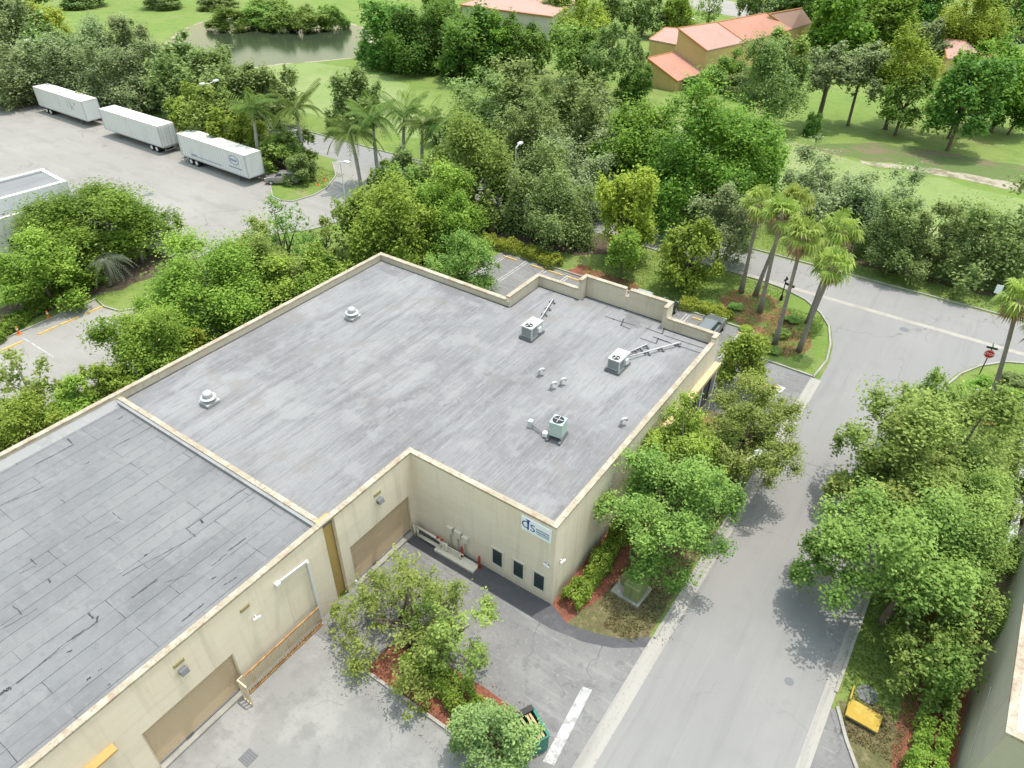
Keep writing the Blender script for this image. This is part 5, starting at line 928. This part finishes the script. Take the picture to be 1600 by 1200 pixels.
tree('huge dense glossy-leaved tree right of the grove, largest crown along the street', 'dense', 'ficus', 1080, 240, 112, 7.2, .78)
tree('left shoulder of dense glossy foliage beside the huge tree', 'dense', 'ficus', 990, 240, 70, 5.8, .85)
tree('right low dense glossy tree beside the huge one', 'dense', 'ficus', 1160, 265, 62, 5.0, .85)
tree('upright yellow-green tree on the verge behind the tall parapet', 'dense', 'yellow', 982, 325, 46, 6.0, 1.15)
tree('short green tree in front of the yellow-green one', 'dense', 'bright', 975, 388, 29, 3.6, .95)
tree('weeping light green tree on the verge left of the fan palms', 'weep', 'bright', 1080, 392, 46, 4.2, 1.0)
tree('soft dull oak over the cross street between the weeping tree and the fan palms', 'weep', 'dull', 1132, 350, 52, 5.0, .9)
tree('dull oak across the street behind the fan palms', 'open', 'dull', 1300, 300, 62, 5.2, .8)
tree('dull oak right of the fan palm crowns', 'open', 'dull', 1368, 318, 52, 5.0, .85)
tree('dark oak along the fence, middle of the row', 'open', 'oak', 1400, 362, 50, 4.6, .85)
tree('dark oak along the fence, second from the right', 'open', 'oak', 1455, 372, 50, 4.4, .85)
tree('large dark oak with a leaning trunk at the right edge before the lawn', 'open', 'oak', 1560, 362, 74, 5.4, .85)
# ---- royal palms
for q in (('royal palm with tall pale trunk beside the kerbed grass island', 478, 266, 462, 170, 3.6), ('royal palm nearest the street lamp in the lot entrance', 565, 298, 548, 208, 3.4), ('royal palm right behind the nearest one, at the lot entrance', 592, 294, 582, 185, 3.2), ('royal palm with arching fronds in the middle of the right palm group', 631, 262, 632, 178, 3.2), ('royal palm with a hanging brown frond in the right palm group', 660, 272, 660, 195, 3.3), ('royal palm with yellowing fronds closest to the oak grove', 690, 275, 690, 196, 2.8), ('royal palm half buried in the oaks left of the island', 408, 268, 396, 170, 3.2)): royal_palm(*q)
# ---- fan palms
for q in (('fan palm farthest left of the corner group', 1158, 457, 1188, 318, 1.5), ('fan palm second from the left at the corner', 1187, 488, 1222, 332, 1.5), ('fan palm standing farthest back in the corner group', 1180, 462, 1243, 312, 1.35), ('fan palm behind the black sign post', 1210, 540, 1256, 368, 1.5), ('fan palm with the tallest crown at the right of the corner group', 1262, 505, 1314, 360, 1.55), ('fan palm nearest the street with brown skirt, right of the black sign post', 1248, 549, 1303, 415, 1.35), ('yellowing fan palm at the right edge beyond the stop sign', 1541, 641, 1592, 468, 1.4), ('fan palm leaning out of the frame at the right edge', 1584, 662, 1640, 520, 1.4)): fan_palm(*q)
# ---- oaks behind the trailers (top left)
for q in (('grey-green oak at the far left edge by the lot corner', 'dull', 22, 110, 54, 5.2), ('grey-green oak over the first trailer tail', 'dull', 82, 108, 50, 5.0), ('grey-green oak right above the first trailer', 'dull', 128, 114, 48, 5.0), ('grey-green oak between the first and second trailers', 'dull', 185, 126, 48, 5.0),
          ('grey-green oak over the front of the second trailer', 'dull', 235, 120, 48, 5.2), ('oak directly behind the second trailer doors', 'oak', 284, 132, 46, 5.0), ('oak behind the third trailer tail', 'oak', 335, 154, 46, 4.8), ('grey-green oak overhanging the third trailer roof', 'olive', 325, 186, 42, 4.6),
          ('lighter oak right of the third trailer', 'bright', 372, 205, 41, 4.2), ('grey-green oak behind, left of the pond', 'dull', 150, 88, 47, 6.0), ('grey-green oak behind, above the second trailer', 'dull', 210, 82, 47, 6.2), ('darker oak behind, nearest the pond bank', 'oak', 300, 108, 45, 6.0),
          ('oak in front of the pond corner', 'oak', 350, 124, 43, 5.4), ('dark oak behind the first lamp post', 'oak', 85, 78, 41, 6.2), ('dull oak at the left edge above the lamp post', 'dull', 15, 55, 52, 6.5), ('dark tree at the top-left corner', 'oak', 20, 15, 45, 7.0), ('oak right of the second lamp post', 'oak', 385, 145, 41, 5.2), ('yellowish oak beside the second lamp post', 'bright', 298, 172, 38, 4.6)):
    tree(q[0], 'open', q[1], *q[2:], .8)
tree('yellow-green round tree near the top-left corner', 'dense', 'yellow', 68, 40, 30, 7, .9); tree('dark tree on the lawn edge right of the royal palm', 'open', 'oak', 552, 152, 44, 4.6, .8); tree('thin dark tree behind the island palm', 'open', 'oak', 425, 150, 40, 5, .85)
tree('dark shrub tree filling the grass island around the palm trunk', 'open', 'mid', 445, 232, 42, 3.0, .8, multi=3); tree('low dark shrub tree over the taupe car', 'open', 'oak', 468, 262, 26, 1.9, .8); tree('sunlit shrub tree at the trailer end of the island', 'dense', 'bright', 415, 225, 30, 3.0, .85)
tree('shrub tree among the right palm trunks', 'open', 'mid', 600, 278, 28, 2.4, .8); tree('low dark shrub tree at the foot of the right palm group', 'open', 'oak', 640, 262, 32, 2.4, .8); tree('small tree by the road between the palms and the grove', 'open', 'oak', 705, 235, 36, 4, .9)
# ---- pond bushes
for q in (('bush mass at the left end of the far pond bank', 358, 28, 30), ('bush on the far pond bank, second from the left', 400, 26, 28), ('bush in the middle of the far pond bank', 440, 30, 28), ('bush on the far pond bank, right of the middle', 482, 30, 30), ('bush at the right end of the far pond bank', 515, 26, 24), ('tall bush behind the far pond bank', 420, 4, 30), ('bush near the top edge left of the pond', 340, -2, 26), ('bush at the top edge above the lawn', 250, -4, 28), ('dark bush at the top edge left of the lawn', 130, -6, 30)):
    tree(q[0], 'dense', 'mid' if 'far' in q[0] else 'oak', q[1], q[2], q[3], 2.6, .75, 'pond_bush', 'bush', trunk=False)
# ---- dark ficus clump, top middle
for q in (('deep green tree at the pond end of the ficus clump', 608, 55, 44), ('deep green tree second from the pond in the ficus clump', 650, 62, 48), ('tall deep green tree in the middle of the ficus clump', 695, 56, 50), ('deep green tree in the front of the ficus clump', 735, 74, 46), ('deep green tree under the pink roof in the ficus clump', 770, 70, 44), ('deep green tree with a bare trunk at the right of the ficus clump', 812, 74, 38)): tree(q[0], 'dense', 'dark', *q[1:], 6.0, .9, 'ficus_tree')
tree('lighter crown on the front of the ficus clump', 'dense', 'ficus', 785, 56, 28, 8, .9, 'ficus_tree'); tree('leaning dark tree between the clump and the feathery tree', 'weep', 'dark', 838, 70, 24, 5, 1.1, 'ficus_tree')
tree('feathery yellow-green tree with layered crown, top middle', 'umbrella', 'yellow', 905, 35, 48, 10.5, .8); tree('lower green half of the feathery tree pair', 'weep', 'mid', 905, 95, 42, 6, 1.0); tree('grey-green multi-trunk tree right of the feathery tree', 'open', 'oak', 950, 78, 36, 9, .9, multi=3); tree('slim green tree beside the lowest house wing', 'open', 'oak', 990, 84, 22, 7, 1.1)
tree('small dark tree on the lawn left of the lowest house wing', 'dense', 'dark', 990, 134, 26, 3.4, 1.0)
for q in (('dark shrub clump against the nearest terrace wall', 'mid', 1122, 116, 26, 2.8), ('sunlit shrub clump beside the terrace', 'ficus', 1148, 104, 22, 3.8), ('reddish-edged shrub below the terrace eaves', 'dark', 1085, 132, 16, 1.4), ('round shrub at the right of the terrace shrubs', 'oak', 1165, 128, 30, 2.6), ('pale young bush on the terrace lawn', 'bright', 1102, 136, 12, 1.2)): tree(q[0], 'dense', q[1], *q[2:], .85, 'garden_shrub', 'shrub', trunk=False)
# ---- park row, top right
tree('tall park tree with hanging foliage, leftmost of the park row', 'weep', 'oak', 1208, 125, 48, 8, 1.0, 'park_tree'); tree('sunlit top of the leftmost park tree pair', 'open', 'olive', 1222, 84, 36, 11, .8, 'park_tree')
tree('open grey-green park tree with several visible limbs', 'open', 'dull', 1302, 108, 40, 9, .7, 'park_tree', multi=3); tree('grey-green park tree with slanting trunk', 'open', 'dull', 1350, 106, 38, 9, .7, 'park_tree')
tree('layered yellow-green park tree, brightest of the row', 'umbrella', 'yellow', 1415, 100, 50, 10, .7, 'park_tree'); tree('dark lower boughs beneath the brightest park tree', 'weep', 'mid', 1418, 150, 34, 6, .9, 'park_tree'); tree('dark spreading park tree second from the right', 'weep', 'dark', 1512, 150, 44, 8, .95, 'park_tree'); tree('dark green park tree at the right edge', 'dense', 'ficus', 1580, 125, 42, 8, .9, 'park_tree')
tree('sunlit crown top of the second park tree from the right', 'open', 'ficus', 1520, 112, 34, 10, .9, 'park_tree'); tree('tiny dark tree on the lawn in the park row', 'dense', 'dark', 1272, 194, 13, 1.8, 1.1, 'park_tree'); tree('dense shade tree low at the right edge by the park', 'dense', 'dark', 1592, 170, 24, 4, .9, 'park_tree')
tree('round dark tree beside the farthest terrace roof', 'dense', 'ficus', 1312, 36, 44, 7, .95); tree('round dark tree right of the first round one', 'dense', 'ficus', 1388, 34, 38, 7, .95); tree('golden-green rain tree near the top-right corner', 'umbrella', 'yellow', 1525, 38, 48, 8, .75); tree('green understorey of the golden rain tree', 'dense', 'mid', 1515, 58, 34, 4, .85)
tree('dark tree at the top edge right of the round trees', 'dense', 'dark', 1448, 4, 36, 7, .9); tree('thin street tree by the parked cars near the top-right corner', 'sparse', 'olive', 1578, 40, 20, 4, .9, 'sparse_tree'); tree('bright garden tree behind the terrace', 'dense', 'bright', 1058, 22, 26, 5, 1.0); tree('dull garden tree left of the bright one', 'open', 'oak', 1005, 22, 36, 5, .9)
tree('bare-limbed garden tree behind the terrace ridge', 'sparse', 'mid', 1112, 6, 24, 5, .9, 'sparse_tree'); tree('garden tree at the top edge behind the terrace', 'open', 'oak', 1180, 2, 26, 5, .9); tree('palm-like garden tree at the top edge by the far roof', 'weep', 'oak', 1228, 4, 26, 5, .9); tree('garden tree behind the grey-walled house', 'dense', 'mid', 868, 4, 24, 6, 1.0); tree('green tree left of the pink roof at the top edge', 'dense', 'dark', 690, 5, 34, 7, .9)
tree('tree at the top edge between the gardens and the feathery tree', 'open', 'oak', 955, 8, 32, 6, .9); tree('grey-green tree behind the park row near the worn pink roof', 'open', 'dull', 1450, 66, 28, 5, .9); tree('dark tree at the top-right corner', 'dense', 'mid', 1590, 12, 30, 6, .9); tree('dark garden tree at the top edge right of the farthest roof', 'dense', 'dark', 1275, 2, 30, 6, .9); tree('dark tree at the top edge above the round trees', 'dense', 'dark', 1350, -4, 34, 7, .9)
tree('green bush by the pond near the ficus clump', 'dense', 'mid', 572, 78, 16, 1.6, .9, 'pond_bush', 'bush', trunk=False)
# ---- hedges and low planting
hedge('bright hedge along the right wall at the building corner', 'bright', [(-11.9, 23.3), (-11.7, 25.5), (-11.9, 28.5), (-12.0, 34)], 1.2, 1.15, 520, .085)
hedge('bright hedge in the median bed below the sparse tree', 'bright', [(-17.2, 15.3), (-14, 15.1), (-11.2, 14.5)], 1.5, 1.25, 520, .08)
hedge('yellow-green hedge along the kerb of the rear car park', 'yellow', G2((752, 382), (800, 392), (840, 405), (872, 420)), 1.9, 1.2, 260, .10)
hedge('low yellow-green hedge in front of the dark parked cars', 'yellow', G2((1062, 478), (1100, 486), (1140, 503)), 1.7, .95, 260, .10)
hedge('bright clipped hedge along the sage wall at the bottom right', 'bright', [(7.2, 18), (7.25, 27.5)], 1.7, 1.3, 520, .075)
hedge('dark green hedge under the right trees along the sage wall', 'mid', [(7.2, 27.8), (7.0, 36)], 1.5, 1.4, 320, .09)
for q in (('dark shrub clump at the foot of the stop sign', 'ficus', 1545, 608, 30, 1.5), ('bright shrub clump between the two palms at the right edge', 'bright', 1572, 628, 30, 1.6), ('dark shrub at the right edge beyond the palms', 'oak', 1592, 600, 24, 1.3), ('low shrub in the mulch under the corner palms', 'mid', 1150, 478, 12, .6), ('low shrub at the foot of the palm nearest the street', 'mid', 1222, 520, 14, .8), ('low shrub behind the sign post palm', 'mid', 1238, 498, 11, .7), ('spreading shrub at the mulch edge by the side drive', 'mid', 1206, 545, 14, .6), ('yellowish shrub by the kerb near the parked cars', 'yellow', 1185, 530, 14, .7), ('small shrub below the trailing hedge at the verge', 'yellow', 1165, 512, 10, .6)): shrub(*q)
hedge('weedy fringe of low plants between rear wall and trees', 'bright', [(-44.6, -10), (-44.5, 20), (-44.6, 36), (-44.5, 41)], 1.6, 1.3, 90, .14, 'weed_fringe')

# ---- uncountable ground cover: grass tufts on the verges, dry leaves along kerbs and under trees
def scatter(name, lab, cat, regions, size, up, mats, asp):
    Ps, Ns = [], []
    for (x0, y0, x1, y1, n) in regions:
        q = np.column_stack([rs.uniform(x0, x1, n), rs.uniform(y0, y1, n), rs.uniform(.01, .06, n)]); m = rs.normal(size=(n, 3))*.5; m[:, 2] = np.abs(m[:, 2])+up; m /= np.linalg.norm(m, axis=1)[:, None]; Ps.append(q); Ns.append(m)
    P = np.concatenate(Ps); me = leaf_mesh(name, P, np.concatenate(Ns), size, np.clip(.5+.25*np.sin(P[:, 0]*.7)*np.cos(P[:, 1]*.6)+rs.normal(size=len(P))*.2, 0, 1), asp)
    me.materials.append(mats); o = bpy.data.objects.new(name, me); COL.objects.link(o); return tag(o, lab, cat, kind='stuff')
scatter('grass_tufts', 'short grass tufts covering the verges beside the streets', 'grass', [(2.8, 27.5, 6.2, 46, 9000), (2.9, 46, 9, 60, 5000), (-13, 57, -8.5, 66, 3500), (-33, 60, -13, 69.3, 9000), (-30, 76.9, 60, 82, 12000), (-64, 27, -56, 36, 3000), (-82, 58, -74, 66, 2500)], .11, .15, L['mid'], .3)
scatter('dry_grass_tufts', 'dry straw-coloured tufts on the planting strip by the building corner', 'grass', [(-10.6, 24.4, -7.2, 44, 6000), (3.4, 24.8, 6.2, 27.5, 1200), (-9.6, 23.4, -7.6, 24.6, 500)], .10, .15, leafmat('straw_blade', (0.10, 0.075, 0.035), (0.33, 0.27, 0.14)), .3)
scatter('leaf_litter', 'fallen brown leaves along the kerbs and under the trees', 'leaf litter', [(-7.0, 24, -5.9, 46, 500), (1.6, 27, 2.6, 46, 500), (-12.6, 24, -7.2, 46, 1600), (2.7, 26, 8.3, 46, 2200), (-19, 12.2, -9.5, 17, 900), (-55, 0, -44, 40, 1500), (-42, 59.6, -15, 62, 600), (-158, 56, -84, 61, 2500)], .04, .9, leafmat('fallen_leaf', (0.09, 0.05, 0.025), (0.30, 0.20, 0.09)), .5)
# ---- every separate post, rail, sill and bracket becomes a part of its own
def split_loose(o):
    me = o.data; par = list(range(len(me.vertices)))
    def find(a):
        while par[a] != a: par[a] = par[par[a]]; a = par[a]
        return a
    for e in me.edges: par[find(e.vertices[0])] = find(e.vertices[1])
    isl = {}
    for p in me.polygons: isl.setdefault(find(p.vertices[0]), []).append(p)
    if len(isl) < 2: return
    base = o.name.split('.')[0]
    for n_, polys in enumerate(list(isl.values())):
        ids = sorted({v for p in polys for v in p.vertices}); ix = {v: k for k, v in enumerate(ids)}
        m2 = bpy.data.meshes.new(base); m2.from_pydata([tuple(me.vertices[v].co) for v in ids], [], [tuple(ix[v] for v in p.vertices) for p in polys]); m2.update()
        m2.materials.append(me.materials[0]); m2.polygons.foreach_set('use_smooth', [p.use_smooth for p in polys])
        c = o.copy(); c.data = m2; COL.objects.link(c)
        for ch in list(o.children):
            if n_ == 0: ch.parent = c
    bpy.data.objects.remove(o)
SPLIT = {'door_sill', 'guide_rail', 'canopy_post', 'window_band', 'trellis_post', 'support', 'window', 'conduit', 'bracket', 'stand', 'skid', 'fork_pocket', 'foot', 'landing_leg', 'rear_door', 'sign_arm', 'pillar', 'end_post', 'pipe', 'line_set', 'front_wall', 'lock_rod', 'bumper', 'post', 'roof_trim', 'fan_blade', 'rail', 'roof_stain'}
for o in [o for o in list(bpy.data.objects) if o.type == 'MESH' and o.parent and o.name.split('.')[0] in SPLIT]: split_loose(o)
